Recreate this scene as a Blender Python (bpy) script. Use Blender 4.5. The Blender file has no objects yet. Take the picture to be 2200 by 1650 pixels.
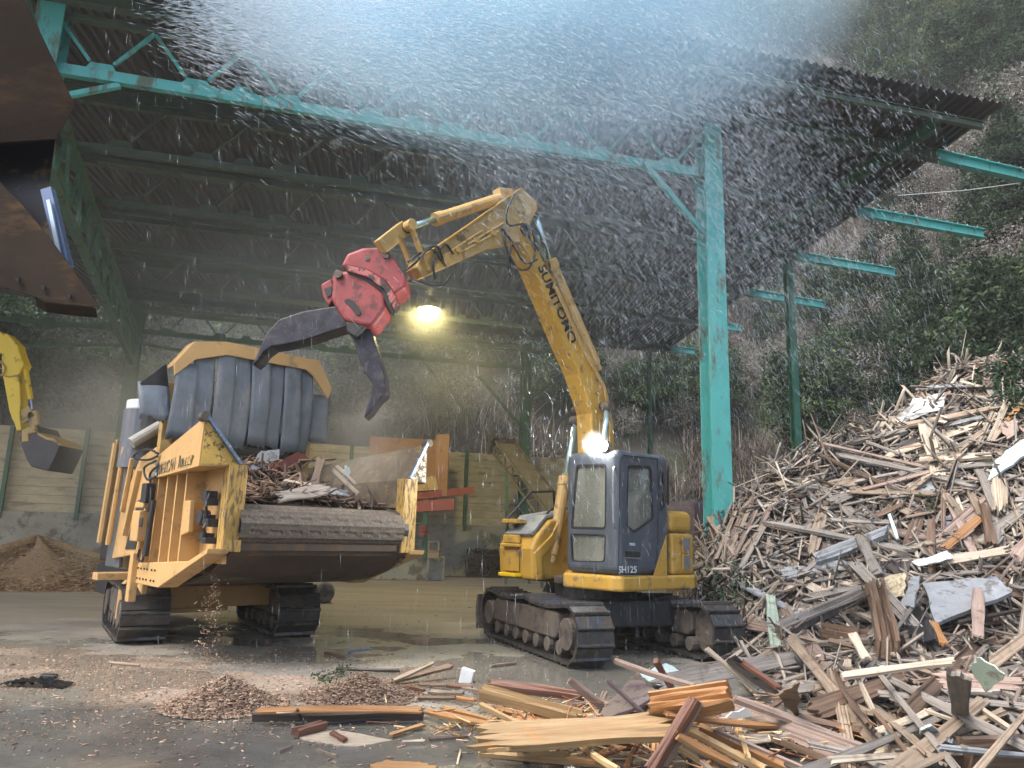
import bpy, bmesh, math, random
import numpy as np
from mathutils import Vector, Matrix

# ------------------------------------------------------------------ camera, sky, sun, exposure
SC = bpy.context.scene
COL = SC.collection
FOC, PITCH, ROLL, EYE = 1620.0, math.radians(11.4), math.radians(1.5), 1.6
cF = np.array([0, math.cos(PITCH), math.sin(PITCH)])
_r0 = np.array([1.0, 0, 0]); _u0 = np.array([0, -math.sin(PITCH), math.cos(PITCH)])
cR = math.cos(ROLL) * _r0 + math.sin(ROLL) * _u0
cU = math.cos(ROLL) * _u0 - math.sin(ROLL) * _r0
cam = bpy.data.objects.new('camera', bpy.data.cameras.new('camera'))
COL.objects.link(cam)
cam.data.sensor_width = 36.0
cam.data.lens = FOC / 2200.0 * 36.0
cam.data.clip_start = 0.05
cam.data.clip_end = 2000.0
cam.matrix_world = Matrix(((cR[0], cU[0], -cF[0], 0), (cR[1], cU[1], -cF[1], 0), (cR[2], cU[2], -cF[2], EYE), (0, 0, 0, 1)))
SC.camera = cam

SUN_EL, SUN_AZ = math.radians(54), math.radians(-128)     # azimuth from +Y towards +X: behind the viewer, to the left
world = bpy.data.worlds.new("World"); SC.world = world; world.use_nodes = True
wn = world.node_tree; wn.nodes.clear()
sky = wn.nodes.new('ShaderNodeTexSky'); sky.sky_type = 'NISHITA'; sky.sun_disc = False
sky.sun_elevation = SUN_EL; sky.sun_rotation = SUN_AZ
sky.air_density = 1.0; sky.dust_density = 4.0; sky.ozone_density = 1.0
wbg = wn.nodes.new('ShaderNodeBackground'); wbg.inputs['Strength'].default_value = 0.15
wout = wn.nodes.new('ShaderNodeOutputWorld')
wn.links.new(sky.outputs[0], wbg.inputs['Color']); wn.links.new(wbg.outputs[0], wout.inputs['Surface'])

sl = bpy.data.lights.new('sun', 'SUN'); sl.energy = 1.5; sl.angle = math.radians(25); sl.color = (1.0, 0.95, 0.88)
sun = bpy.data.objects.new('sun', sl); COL.objects.link(sun)
sd = Vector((math.sin(SUN_AZ) * math.cos(SUN_EL), math.cos(SUN_AZ) * math.cos(SUN_EL), math.sin(SUN_EL)))
sun.rotation_euler = (-sd).to_track_quat('-Z', 'Y').to_euler(); sun.location = sd * 60

SC.view_settings.view_transform = 'Standard'; SC.view_settings.look = 'None'
SC.view_settings.gamma = 1.0; SC.view_settings.exposure = 1.45
SC.render.engine = 'CYCLES'
SC.cycles.use_denoising = True
SC.cycles.max_bounces = 7; SC.cycles.diffuse_bounces = 3; SC.cycles.glossy_bounces = 3
SC.cycles.transmission_bounces = 4; SC.cycles.transparent_max_bounces = 12; SC.cycles.volume_bounces = 2
SC.cycles.volume_step_rate = 3.0; SC.cycles.volume_max_steps = 64
SC.cycles.sample_clamp_indirect = 6.0
SC.cycles.caustics_reflective = False; SC.cycles.caustics_refractive = False

# ------------------------------------------------------------------ picking helpers (2200 x 1650 photograph -> metres)
CAM = np.array([0, 0, EYE])
def ray(p): return cF * FOC + cR * (p[0] - 1100) - cU * (p[1] - 825)
def atY(p, y):
    d = ray(p); return CAM + d * (y / d[1])
def atH(p, h):
    d = ray(p); return CAM + d * ((h - EYE) / d[2])
def atG(p, h=0.0): return atH(p, h)
class Frame:
    """local axes on the ground: x at angle a (degrees), y 90 degrees left of it, z up"""
    def __init__(s, o, a):
        t = math.radians(a); s.a = t; s.o = np.array([o[0], o[1], 0.0])
        s.x = np.array([math.cos(t), math.sin(t), 0]); s.y = np.array([-math.sin(t), math.cos(t), 0])
    def loc(s, P):
        q = np.array(P) - s.o; return np.array([q @ s.x, q @ s.y, q[2]])
    def wor(s, L): return s.o + s.x * L[0] + s.y * L[1] + np.array([0, 0, L[2]])
    def onx(s, p, v):
        d = ray(p); return s.loc(CAM + d * (((s.o - CAM) @ s.x + v) / (d @ s.x)))
    def ony(s, p, v):
        d = ray(p); return s.loc(CAM + d * (((s.o - CAM) @ s.y + v) / (d @ s.y)))
    def onz(s, p, v): return s.loc(atH(p, v))

# ------------------------------------------------------------------ object helpers
def tag(o, label=None, cat=None, group=None, kind=None):
    if label: o['label'] = label
    if cat: o['category'] = cat
    if group: o['group'] = group
    if kind: o['kind'] = kind
    return o
def thing(name, label, cat, loc=(0, 0, 0), rot=0.0, group=None):
    o = bpy.data.objects.new(name, None); COL.objects.link(o)
    o.location = loc; o.rotation_euler = (0, 0, rot); o.empty_display_size = 0.2
    return tag(o, label, cat, group)
def link(name, me, m, parent=None):
    o = bpy.data.objects.new(name, me); COL.objects.link(o)
    if m is not None:
        for k in (m if isinstance(m, (list, tuple)) else [m]): me.materials.append(k)
    if parent is not None: o.parent = parent
    return o
def copy_tree(o, parent=None):
    c = o.copy(); COL.objects.link(c)
    if parent is not None: c.parent = parent
    for ch in list(o.children): copy_tree(ch, c)
    return c
def V(*a): return np.array(a, dtype=float)
def nrm(v):
    v = np.array(v, dtype=float); n = np.linalg.norm(v); return v / n if n > 1e-9 else v

class MB:
    """collects faces, then links them as one mesh object"""
    def __init__(s): s.v = []; s.f = []; s.mi = []; s.cur = 0
    def add(s, vs, fs):
        b = len(s.v); s.v += [tuple(map(float, p)) for p in vs]
        for f in fs: s.f.append([b + i for i in f]); s.mi.append(s.cur)
        return s
    def box(s, c, size, rot=None):
        x, y, z = [k / 2 for k in size]; c = np.array(c, float)
        P = [V(a * x, b * y, d * z) for d in (-1, 1) for a, b in ((-1, -1), (1, -1), (1, 1), (-1, 1))]
        if rot is not None: P = [rot @ p for p in P]
        return s.add([c + p for p in P], [(3, 2, 1, 0), (4, 5, 6, 7), (0, 1, 5, 4), (1, 2, 6, 5), (2, 3, 7, 6), (3, 0, 4, 7)])
    def bb(s, a, b):
        a = np.array(a, float); b = np.array(b, float); return s.box((a + b) / 2, np.abs(b - a))
    def beam(s, A, B, w, h, up=(0, 0, 1)):
        """rectangular bar from A to B, w across, h along 'up'"""
        A = np.array(A, float); B = np.array(B, float); x = nrm(B - A); y = nrm(np.cross(up, x)); z = np.cross(x, y)
        P = []
        for E in (A, B): P += [E - y * w / 2 - z * h / 2, E + y * w / 2 - z * h / 2, E + y * w / 2 + z * h / 2, E - y * w / 2 + z * h / 2]
        return s.add(P, [(0, 3, 2, 1), (4, 5, 6, 7), (0, 1, 5, 4), (1, 2, 6, 5), (2, 3, 7, 6), (3, 0, 4, 7)])
    def prism(s, pts, vec):
        """polygon pts pushed along vec"""
        n = len(pts); pts = [np.array(p, float) for p in pts]; vec = np.array(vec, float)
        return s.add(pts + [p + vec for p in pts], [tuple(range(n - 1, -1, -1)), tuple(range(n, 2 * n))] + [(i, (i + 1) % n, n + (i + 1) % n, n + i) for i in range(n)])
    def loft(s, rings, caps=True, closed=True):
        n = len(rings[0]); P = [p for r in rings for p in r]; F = []
        for k in range(len(rings) - 1):
            for i in range(n if closed else n - 1):
                j = (i + 1) % n; F.append((k * n + i, k * n + j, (k + 1) * n + j, (k + 1) * n + i))
        if caps: F += [tuple(range(n - 1, -1, -1)), tuple((len(rings) - 1) * n + i for i in range(n))]
        return s.add(P, F)
    def tube(s, pts, r, n=8, caps=True):
        pts = [np.array(p, float) for p in pts]; rings = []; ref = None
        for i, p in enumerate(pts):
            t = nrm(pts[min(i + 1, len(pts) - 1)] - pts[max(i - 1, 0)])
            if ref is None: ref = V(0, 0, 1) if abs(t[2]) < .9 else V(1, 0, 0)
            y = nrm(np.cross(ref, t)); z = np.cross(t, y); ref = z
            rr = r[i] if isinstance(r, (list, tuple)) else r
            rings.append([p + rr * (math.cos(a) * y + math.sin(a) * z) for a in [2 * math.pi * k / n for k in range(n)]])
        return s.loft(rings, caps)
    def build(s, name, m, parent=None, bevel=0.0, smooth=False, seg=2):
        me = bpy.data.meshes.new(name); me.from_pydata(s.v, [], s.f)
        if len(set(s.mi)) > 1: me.polygons.foreach_set('material_index', s.mi)
        bm = bmesh.new(); bm.from_mesh(me); bmesh.ops.recalc_face_normals(bm, faces=bm.faces); bm.to_mesh(me); bm.free()
        if smooth: me.polygons.foreach_set('use_smooth', [True] * len(me.polygons))
        o = link(name, me, m, parent)
        if bevel > 0:
            b = o.modifiers.new('bevel', 'BEVEL'); b.width = bevel; b.segments = seg; b.limit_method = 'ANGLE'; b.angle_limit = math.radians(35)
            if smooth is False and seg > 1:
                pass
        return o
def catmull(pts, k=6):
    pts = [np.array(p, float) for p in pts]; P = [2 * pts[0] - pts[1]] + pts + [2 * pts[-1] - pts[-2]]; out = []
    for i in range(1, len(P) - 2):
        for j in range(k):
            t = j / k; a, b, c, d = P[i - 1:i + 3]
            out.append(.5 * ((2 * b) + (c - a) * t + (2 * a - 5 * b + 4 * c - d) * t * t + (3 * b - a - 3 * c + d) * t ** 3))
    return out + [pts[-1]]
def fast_mesh(name, verts, faces, m, parent=None, color=None):
    """big meshes: verts (n,3), faces (k,3) or (k,4); color (k,3) one colour per face"""
    me = bpy.data.meshes.new(name); n = faces.shape[1]
    me.vertices.add(len(verts)); me.vertices.foreach_set('co', verts.astype(np.float32).ravel())
    me.loops.add(faces.size); me.loops.foreach_set('vertex_index', faces.astype(np.int32).ravel())
    me.polygons.add(len(faces)); me.polygons.foreach_set('loop_start', (np.arange(len(faces)) * n).astype(np.int32))
    me.update(calc_edges=True)
    if color is not None:
        ca = me.color_attributes.new('tint', 'FLOAT_COLOR', 'CORNER')
        c4 = np.ones((len(faces), 4), np.float32); c4[:, :3] = color
        ca.data.foreach_set('color', np.repeat(c4, n, axis=0).ravel())
    return link(name, me, m, parent)
def boolean(o, cutter, op='DIFFERENCE'):
    b = o.modifiers.new('b', 'BOOLEAN'); b.object = cutter; b.operation = op; b.solver = 'EXACT'
    bpy.context.view_layer.update(); dg = bpy.context.evaluated_depsgraph_get()
    me = bpy.data.meshes.new_from_object(o.evaluated_get(dg)); o.modifiers.clear(); o.data = me
    bpy.data.objects.remove(cutter, do_unlink=True)

# ------------------------------------------------------------------ materials
def newmat(name):
    m = bpy.data.materials.new(name); m.use_nodes = True; nt = m.node_tree; nt.nodes.clear()
    out = nt.nodes.new('ShaderNodeOutputMaterial'); return m, nt, out
def N(nt, t, **kw):
    n = nt.nodes.new(t)
    for k, v in kw.items():
        if k in n.inputs: n.inputs[k].default_value = v
        else: setattr(n, k, v)
    return n
def noise(nt, coord, scale, detail=4, rough=.55, stretch=None):
    if stretch is not None:
        mp = N(nt, 'ShaderNodeMapping'); mp.inputs['Scale'].default_value = stretch; nt.links.new(coord, mp.inputs['Vector']); coord = mp.outputs[0]
    n = N(nt, 'ShaderNodeTexNoise', Scale=scale, Detail=detail, Roughness=rough); nt.links.new(coord, n.inputs['Vector']); return n.outputs[0]
def ramp(nt, fac, stops):
    r = N(nt, 'ShaderNodeValToRGB'); e = r.color_ramp.elements
    while len(e) < len(stops): e.new(.5)
    for k, (p, c) in enumerate(stops):
        e[k].position = p; e[k].color = (c, c, c, 1) if isinstance(c, (int, float)) else (*c, 1)
    nt.links.new(fac, r.inputs[0]); return r.outputs[0]
def mix(nt, fac, a, b, mode='MIX'):
    n = N(nt, 'ShaderNodeMix'); n.data_type = 'RGBA'; n.blend_type = mode
    for key, val in ((0, fac), (6, a), (7, b)):
        if isinstance(val, (int, float)): n.inputs[key].default_value = val
        elif isinstance(val, tuple): n.inputs[key].default_value = (*val, 1)
        else: nt.links.new(val, n.inputs[key])
    return n.outputs[2]
def sc(c, k): return tuple(min(1, x * k) for x in c)
def M(name, col, rough=.5, metal=0.0, var=.18, scale=3.0, dirt=None, bump=.0, bscale=40, stretch=None, spec=.5, coat=0):
    """painted / plain surface: two-tone noise, optional dirt = (colour, amount 0..1, scale, stretch)"""
    m, nt, out = newmat(name); tc = N(nt, 'ShaderNodeTexCoord'); co = tc.outputs['Object']
    n1 = noise(nt, co, scale, 5, .6, stretch)
    c = ramp(nt, n1, [(.25, sc(col, 1 - var)), (.75, sc(col, 1 + var))])
    b = N(nt, 'ShaderNodeBsdfPrincipled'); r = rough
    if dirt:
        dn = noise(nt, co, dirt[2], 8, .68, dirt[3] if len(dirt) > 3 else None)
        th = 1 - dirt[1]; lo = .3 + .4 * th
        mask = ramp(nt, dn, [(lo - .04, 0.0), (lo + .05, 1.0)])
        c = mix(nt, mask, c, dirt[0])
        rr = N(nt, 'ShaderNodeMapRange'); rr.inputs[3].default_value = rough; rr.inputs[4].default_value = .8
        nt.links.new(mask, rr.inputs[0]); nt.links.new(rr.outputs[0], b.inputs['Roughness'])
    else: b.inputs['Roughness'].default_value = rough
    nt.links.new(c, b.inputs['Base Color']); b.inputs['Metallic'].default_value = metal
    b.inputs['Specular IOR Level'].default_value = spec
    if coat: b.inputs['Coat Weight'].default_value = coat; b.inputs['Coat Roughness'].default_value = .15
    if bump:
        bn = noise(nt, co, bscale, 5, .6, stretch); bp = N(nt, 'ShaderNodeBump', Strength=bump, Distance=.02)
        nt.links.new(bn, bp.inputs['Height']); nt.links.new(bp.outputs[0], b.inputs['Normal'])
    nt.links.new(b.outputs[0], out.inputs['Surface']); return m
def wood(name, dark, light, rough=.75, fine=30, stain=None):
    m, nt, out = newmat(name); tc = N(nt, 'ShaderNodeTexCoord'); co = tc.outputs['Object']
    oi = N(nt, 'ShaderNodeObjectInfo')
    ofs = N(nt, 'ShaderNodeVectorMath', operation='ADD'); nt.links.new(co, ofs.inputs[0])
    cmb = N(nt, 'ShaderNodeCombineXYZ'); ml = N(nt, 'ShaderNodeMath', operation='MULTIPLY'); ml.inputs[1].default_value = 37.0
    nt.links.new(oi.outputs['Random'], ml.inputs[0]); nt.links.new(ml.outputs[0], cmb.inputs[0]); nt.links.new(ml.outputs[0], cmb.inputs[1])
    nt.links.new(cmb.outputs[0], ofs.inputs[1]); co = ofs.outputs[0]
    g = noise(nt, co, fine, 6, .65, (.06, 1, 1)); big = noise(nt, co, 2.2, 4, .6, (.5, 1, 1))
    c = ramp(nt, g, [(.3, dark), (.5, tuple((a + b) / 2 for a, b in zip(dark, light))), (.7, light)])
    cr = noise(nt, co, fine * .55, 3, .5, (.035, 1, 1)); c = mix(nt, ramp(nt, cr, [(.60, 0.0), (.66, .75)]), c, sc(dark, .45))
    c = mix(nt, .3, c, ramp(nt, big, [(.3, sc(dark, .8)), (.7, light)]))
    rv = N(nt, 'ShaderNodeMapRange'); rv.inputs[3].default_value = .72; rv.inputs[4].default_value = 1.2
    nt.links.new(oi.outputs['Random'], rv.inputs[0])
    hs = N(nt, 'ShaderNodeHueSaturation'); nt.links.new(rv.outputs[0], hs.inputs['Value']); nt.links.new(c, hs.inputs['Color']); c = hs.outputs[0]
    if stain:
        sn = noise(nt, co, 5, 7, .7); c = mix(nt, ramp(nt, sn, [(.55, 0.0), (.66, .85)]), c, stain)
    b = N(nt, 'ShaderNodeBsdfPrincipled', Roughness=rough); nt.links.new(c, b.inputs['Base Color'])
    bp = N(nt, 'ShaderNodeBump', Strength=.5, Distance=.01); nt.links.new(g, bp.inputs['Height']); nt.links.new(bp.outputs[0], b.inputs['Normal'])
    nt.links.new(b.outputs[0], out.inputs['Surface']); return m
def tinted(name, rough=.8, trans=0.0, rnd=0.0, mul=(1, 1, 1)):
    """colour comes from the 'tint' attribute (one colour per leaf, chip or splinter)"""
    m, nt, out = newmat(name); a = N(nt, 'ShaderNodeVertexColor'); a.layer_name = 'tint'; c = a.outputs[0]
    if rnd:
        oi = N(nt, 'ShaderNodeObjectInfo'); rv = N(nt, 'ShaderNodeMapRange'); rv.inputs[3].default_value = 1 - rnd; rv.inputs[4].default_value = 1 + rnd
        nt.links.new(oi.outputs['Random'], rv.inputs[0]); hs = N(nt, 'ShaderNodeHueSaturation'); nt.links.new(rv.outputs[0], hs.inputs['Value']); nt.links.new(c, hs.inputs['Color']); c = hs.outputs[0]
    if mul != (1, 1, 1): c = mix(nt, 1.0, c, mul, 'MULTIPLY')
    b = N(nt, 'ShaderNodeBsdfPrincipled', Roughness=rough); b.inputs['Specular IOR Level'].default_value = .25
    nt.links.new(c, b.inputs['Base Color']); sh = b.outputs[0]
    if trans:
        t = N(nt, 'ShaderNodeBsdfTranslucent'); nt.links.new(c, t.inputs[0]); ms = N(nt, 'ShaderNodeMixShader'); ms.inputs[0].default_value = trans
        nt.links.new(sh, ms.inputs[1]); nt.links.new(t.outputs[0], ms.inputs[2]); sh = ms.outputs[0]
    nt.links.new(sh, out.inputs['Surface']); return m
def emit(name, col, s):
    m, nt, out = newmat(name); e = N(nt, 'ShaderNodeEmission', Strength=s); e.inputs[0].default_value = (*col, 1)
    nt.links.new(e.outputs[0], out.inputs['Surface']); return m
def glassmat(name, tint=(.75, .85, .85), rough=.03, clear=.75):
    m, nt, out = newmat(name); t = N(nt, 'ShaderNodeBsdfTransparent'); t.inputs[0].default_value = (*tint, 1)
    g = N(nt, 'ShaderNodeBsdfGlossy', Roughness=rough); g.inputs[0].default_value = (.9, .95, 1, 1)
    lw = N(nt, 'ShaderNodeFresnel', IOR=1.5); ms = N(nt, 'ShaderNodeMixShader')
    dn = N(nt, 'ShaderNodeBsdfDiffuse'); dn.inputs[0].default_value = (.42, .44, .38, 1)
    tc = N(nt, 'ShaderNodeTexCoord'); nz = noise(nt, tc.outputs['Object'], 2.5, 5, .6, (1, 1, .4)); msk = ramp(nt, nz, [(.25, .25), (.75, 1 - clear)])
    m2 = N(nt, 'ShaderNodeMixShader'); nt.links.new(msk, m2.inputs[0]); nt.links.new(t.outputs[0], m2.inputs[1]); nt.links.new(dn.outputs[0], m2.inputs[2])
    nt.links.new(lw.outputs[0], ms.inputs[0]); nt.links.new(m2.outputs[0], ms.inputs[1]); nt.links.new(g.outputs[0], ms.inputs[2])
    nt.links.new(ms.outputs[0], out.inputs['Surface']); return m

m_purl = M('shaded_teal_paint', (.055, .24, .22), .5, var=.15, scale=1.5, dirt=((.06, .10, .08), .3, 3))  # teal paint with the under-roof shade put into its colour
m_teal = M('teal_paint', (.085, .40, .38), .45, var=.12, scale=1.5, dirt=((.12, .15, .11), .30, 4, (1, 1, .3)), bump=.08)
m_green = M('green_paint', (.055, .135, .095), .55, var=.2, scale=2, dirt=((.08, .09, .07), .3, 3))
m_roof = M('roof_sheet', (.078, .078, .086), .6, var=.35, scale=.8, dirt=((.125, .11, .10), .35, .9), stretch=(1, .25, 1))
m_conc = M('concrete', (.34, .33, .29), .85, var=.2, scale=1.2, dirt=((.16, .15, .12), .35, 1.5), bump=.2)
m_yel = M('yellow_paint', (.50, .30, .055), .42, var=.12, scale=2.0, dirt=((.24, .16, .07), .26, 5), bump=.05, bscale=12)
m_yel2 = M('pale_yellow_paint', (.50, .335, .125), .5, var=.12, scale=2.0, dirt=((.20, .14, .08), .28, 4), bump=.05, bscale=12)
m_yel3 = M('bright_yellow_paint', (.80, .55, .01), .4, var=.1, scale=2, dirt=((.3, .2, .03), .25, 4))
m_gyel = M('grinder_yellow', (.50, .315, .13), .5, var=.10, scale=2.5, dirt=((.30, .21, .11), .24, 3.5))
m_worn = M('worn_yellow', (.46, .29, .075), .5, var=.2, scale=4, dirt=((.14, .10, .05), .42, 30, (1, 1, .2)), bump=.15, bscale=25)
m_scr = M('scraped_inner', (.115, .09, .058), .6, var=.5, scale=5, dirt=((.30, .20, .075), .24, 12, (1, .35, 1)), bump=.15, bscale=25)
m_rub = M('grey_rubber', (.13, .155, .185), .6, var=.25, scale=3, dirt=((.19, .20, .21), .32, 4, (1, 1, .5)), bump=.2, bscale=20)
m_blk = M('black_rubber', (.018, .018, .02), .6, var=.3, scale=6)
m_steel = M('track_steel', (.085, .083, .085), .30, .6, var=.4, scale=8, dirt=((.09, .075, .06), .4, 5), bump=.3, bscale=30)
m_mud = M('muddy_steel', (.11, .092, .078), .6, .1, var=.35, scale=4, dirt=((.05, .042, .037), .4, 3), bump=.3, bscale=25)
m_dark = M('dark_steel', (.03, .03, .032), .5, .2, var=.4, scale=5)
m_belt = M('conveyor_belt', (.085, .07, .058), .7, var=.4, scale=14, dirt=((.16, .13, .10), .34, 30), bump=.4, bscale=60)
m_pan = M('rusty_pan', (.052, .036, .026), .55, .2, var=.4, scale=2, dirt=((.10, .06, .035), .35, 3, (1, 1, .3)), bump=.1)
m_chrome = M('chrome_rod', (.55, .75, .78), .18, .7, var=.05)
m_cab = M('slate_cab_paint', (.068, .083, .105), .4, var=.15, scale=2, dirt=((.12, .13, .135), .3, 6, (1, 1, .3)))
m_grey = M('grey_plate', (.26, .28, .29), .5, .2, var=.2, scale=3, dirt=((.12, .12, .11), .3, 5))
m_red = M('red_paint', (.27, .048, .052), .5, var=.25, scale=3, dirt=((.13, .045, .045), .34, 5), bump=.1, bscale=10)
m_claw = M('claw_steel', (.034, .033, .043), .4, .4, var=.5, scale=6, dirt=((.10, .085, .075), .27, 14), bump=.25, bscale=25)
m_orange = M('orange_paint', (.34, .165, .075), .55, var=.12, scale=1.5, dirt=((.3, .14, .06), .3, 2))
m_vermil = M('vermilion_paint', (.34, .09, .065), .5, var=.15, scale=2, dirt=((.25, .07, .05), .3, 3))
m_hose = M('hose_black', (.02, .022, .025), .45, var=.2)
m_white = M('white_plastic', (.72, .74, .75), .45, var=.06)
m_glass = glassmat('cab_glass', clear=.45)
m_lens = M('dark_lens', (.05, .05, .05), .2)
m_rust = M('rusty_brown_steel', (.011, .0065, .004), .75, .0, var=.5, scale=2.5, dirt=((.035, .02, .010), .35, 3, (.3, 1, 1)), bump=.2, bscale=18, spec=.06)
m_rustpale = M('scraped_edge_steel', (.030, .021, .015), .7, .0, var=.4, scale=3, dirt=((.075, .045, .025), .36, 5, (.3, 1, 1)), bump=.15, bscale=20, spec=.08)
m_decal = M('lettering_black', (.02, .02, .022), .5)
m_decalw = M('lettering_white', (.55, .60, .62), .5)
W = dict(
 grey=wood('weathered_board', (.125, .11, .097), (.31, .285, .257), stain=(.10, .085, .07)),
 tan=wood('tan_board', (.17, .13, .095), (.38, .30, .22), stain=(.12, .09, .07)),
 pale=wood('pale_board', (.30, .25, .185), (.54, .47, .38), stain=(.22, .17, .13)),
 pink=wood('pinkish_board', (.20, .14, .115), (.36, .28, .235), stain=(.14, .09, .07)),
 orange=wood('fresh_orange_wood', (.22, .095, .035), (.50, .28, .12), .6, 26, (.30, .13, .04)),
 yellow=wood('fresh_yellow_wood', (.30, .165, .065), (.58, .42, .22), .6, 26, (.38, .18, .05)),
 red=wood('red_brown_wood', (.09, .042, .028), (.21, .10, .065), .5),
 brown=wood('brown_wet_wood', (.07, .045, .03), (.20, .135, .095), .55),
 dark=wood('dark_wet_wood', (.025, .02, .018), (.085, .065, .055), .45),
 white=M('white_painted_board', (.56, .58, .58), .5, var=.12, scale=3, dirt=((.35, .33, .30), .28, 4)),
 sheet=M('pale_blue_white_sheet', (.48, .60, .62), .4, var=.08, scale=2, dirt=((.33, .36, .35), .25, 3)),
 purple=M('purple_brown_panel', (.085, .062, .075), .35, var=.25, scale=3, dirt=((.03, .025, .03), .3, 6)),
 maroon=M('maroon_board', (.10, .03, .025), .6, var=.3, scale=3),
 osb=M('mottled_chipboard', (.46, .40, .27), .75, var=.4, scale=25, dirt=((.25, .2, .13), .4, 18)),
 green=M('pale_green_board', (.34, .42, .34), .6, var=.2, scale=3, dirt=((.2, .2, .17), .3, 4)),
 lime=M('lime_scrap', (.50, .62, .32), .6, var=.1),
 slate=M('slate_grey_board', (.24, .26, .28), .7, var=.25, scale=5, dirt=((.13, .13, .13), .3, 6)),
 black=M('black_plastic', (.012, .013, .016), .3, var=.3),
 blue=M('blue_scrap', (.16, .22, .34), .5, var=.2),
)
# ================================================================== ground, hill
def ground_material():
    m, nt, out = newmat('wet_yard_concrete'); g = N(nt, 'ShaderNodeNewGeometry'); co = g.outputs['Position']
    big = noise(nt, co, .35, 5, .6); mid = noise(nt, co, 1.6, 6, .65); fine = noise(nt, co, 22, 5, .7); streak = noise(nt, co, .9, 5, .6, (.35, 1.6, 1))
    conc = ramp(nt, mid, [(.3, (.13, .127, .115)), (.7, (.24, .235, .21))])
    dusty = ramp(nt, streak, [(.3, (.27, .225, .175)), (.7, (.41, .355, .285))])
    saw = ramp(nt, fine, [(.3, (.17, .125, .095)), (.55, (.30, .235, .185)), (.72, (.48, .40, .32))])
    sep = N(nt, 'ShaderNodeSeparateXYZ'); nt.links.new(co, sep.inputs[0])
    def lin(a, b, c):       # a*x + b*y + c
        n1 = N(nt, 'ShaderNodeMath', operation='MULTIPLY_ADD'); n1.inputs[1].default_value = a; n1.inputs[2].default_value = c; nt.links.new(sep.outputs[0], n1.inputs[0])
        n2 = N(nt, 'ShaderNodeMath', operation='MULTIPLY_ADD'); n2.inputs[1].default_value = b; nt.links.new(sep.outputs[1], n2.inputs[0]); nt.links.new(n1.outputs[0], n2.inputs[2]); return n2.outputs[0]
    def plus(a, b, k):
        n1 = N(nt, 'ShaderNodeMath', operation='MULTIPLY_ADD'); n1.inputs[1].default_value = k; nt.links.new(b, n1.inputs[0]); nt.links.new(a, n1.inputs[2]); return n1.outputs[0]
    far = ramp(nt, plus(lin(-.02, .09, -1.25), big, 1.0), [(.35, 0.0), (.6, 1.0)])        # dry dust under the roof
    def blob(cx, cy, rx, ry):
        mp = N(nt, 'ShaderNodeMapping'); mp.inputs['Location'].default_value = (-cx / rx, -cy / ry, 0); mp.inputs['Scale'].default_value = (1 / rx, 1 / ry, 0)
        nt.links.new(co, mp.inputs[0]); l = N(nt, 'ShaderNodeVectorMath', operation='LENGTH'); nt.links.new(mp.outputs[0], l.inputs[0])
        return ramp(nt, plus(l.outputs['Value'], mid, .7), [(.95, 1.0), (1.35, 0.0)])
    c = mix(nt, far, conc, dusty)
    for b_ in (blob(-2.6, 8.0, 2.6, 1.5), blob(-6.5, 9.0, 5.0, 2.4)): 
        k = N(nt, 'ShaderNodeMath', operation='MULTIPLY'); k.inputs[1].default_value = .8; nt.links.new(b_, k.inputs[0]); c = mix(nt, k.outputs[0], c, saw)
    front = ramp(nt, plus(lin(0, -1, 7.3), big, 1.2), [(.45, 0.0), (.95, 1.0)])
    c = mix(nt, front, c, ramp(nt, mid, [(.3, (.06, .063, .062)), (.7, (.125, .126, .122))]))
    pud = noise(nt, co, .55, 4, .55, (1, 1.4, 1)); wet0 = ramp(nt, pud, [(.44, 0.0), (.52, 1.0)])
    pb = blob(.6, 9.2, 2.8, 3.0)
    mx = N(nt, 'ShaderNodeMath', operation='MAXIMUM'); nt.links.new(wet0, mx.inputs[0]); nt.links.new(pb, mx.inputs[1])
    nf = N(nt, 'ShaderNodeMath', operation='SUBTRACT'); nf.use_clamp = True; nt.links.new(mx.outputs[0], nf.inputs[0]); nt.links.new(far, nf.inputs[1]); wet = nf.outputs[0]
    c = mix(nt, wet, c, mix(nt, .45, c, (.14, .135, .11)))
    spk = ramp(nt, noise(nt, co, 60, 3, .6), [(.70, 0.0), (.74, .6)]); c = mix(nt, spk, c, (.34, .27, .19))
    b = N(nt, 'ShaderNodeBsdfPrincipled'); nt.links.new(c, b.inputs['Base Color'])
    rr = N(nt, 'ShaderNodeMapRange'); wf = N(nt, 'ShaderNodeMath', operation='MULTIPLY_ADD'); wf.use_clamp = True; wf.inputs[1].default_value = .75; nt.links.new(front, wf.inputs[0]); nt.links.new(wet, wf.inputs[2]); rr.inputs[3].default_value = .60; rr.inputs[4].default_value = .12; nt.links.new(wf.outputs[0], rr.inputs[0]); nt.links.new(rr.outputs[0], b.inputs['Roughness'])
    hb = N(nt, 'ShaderNodeMath', operation='MULTIPLY_ADD'); inv = N(nt, 'ShaderNodeMath', operation='SUBTRACT'); inv.inputs[0].default_value = 1.0; nt.links.new(wet, inv.inputs[1])
    nt.links.new(fine, hb.inputs[0]); nt.links.new(inv.outputs[0], hb.inputs[1]); hb.inputs[2].default_value = 0
    bp = N(nt, 'ShaderNodeBump', Strength=.35, Distance=.015); nt.links.new(hb.outputs[0], bp.inputs['Height']); nt.links.new(bp.outputs[0], b.inputs['Normal'])
    nt.links.new(b.outputs[0], out.inputs['Surface']); return m
gm = MB(); gm.add([(-300, -60, 0), (300, -60, 0), (300, 300, 0), (-300, 300, 0)], [(0, 1, 2, 3)])
tag(gm.build('ground', ground_material()), kind='structure')

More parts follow.
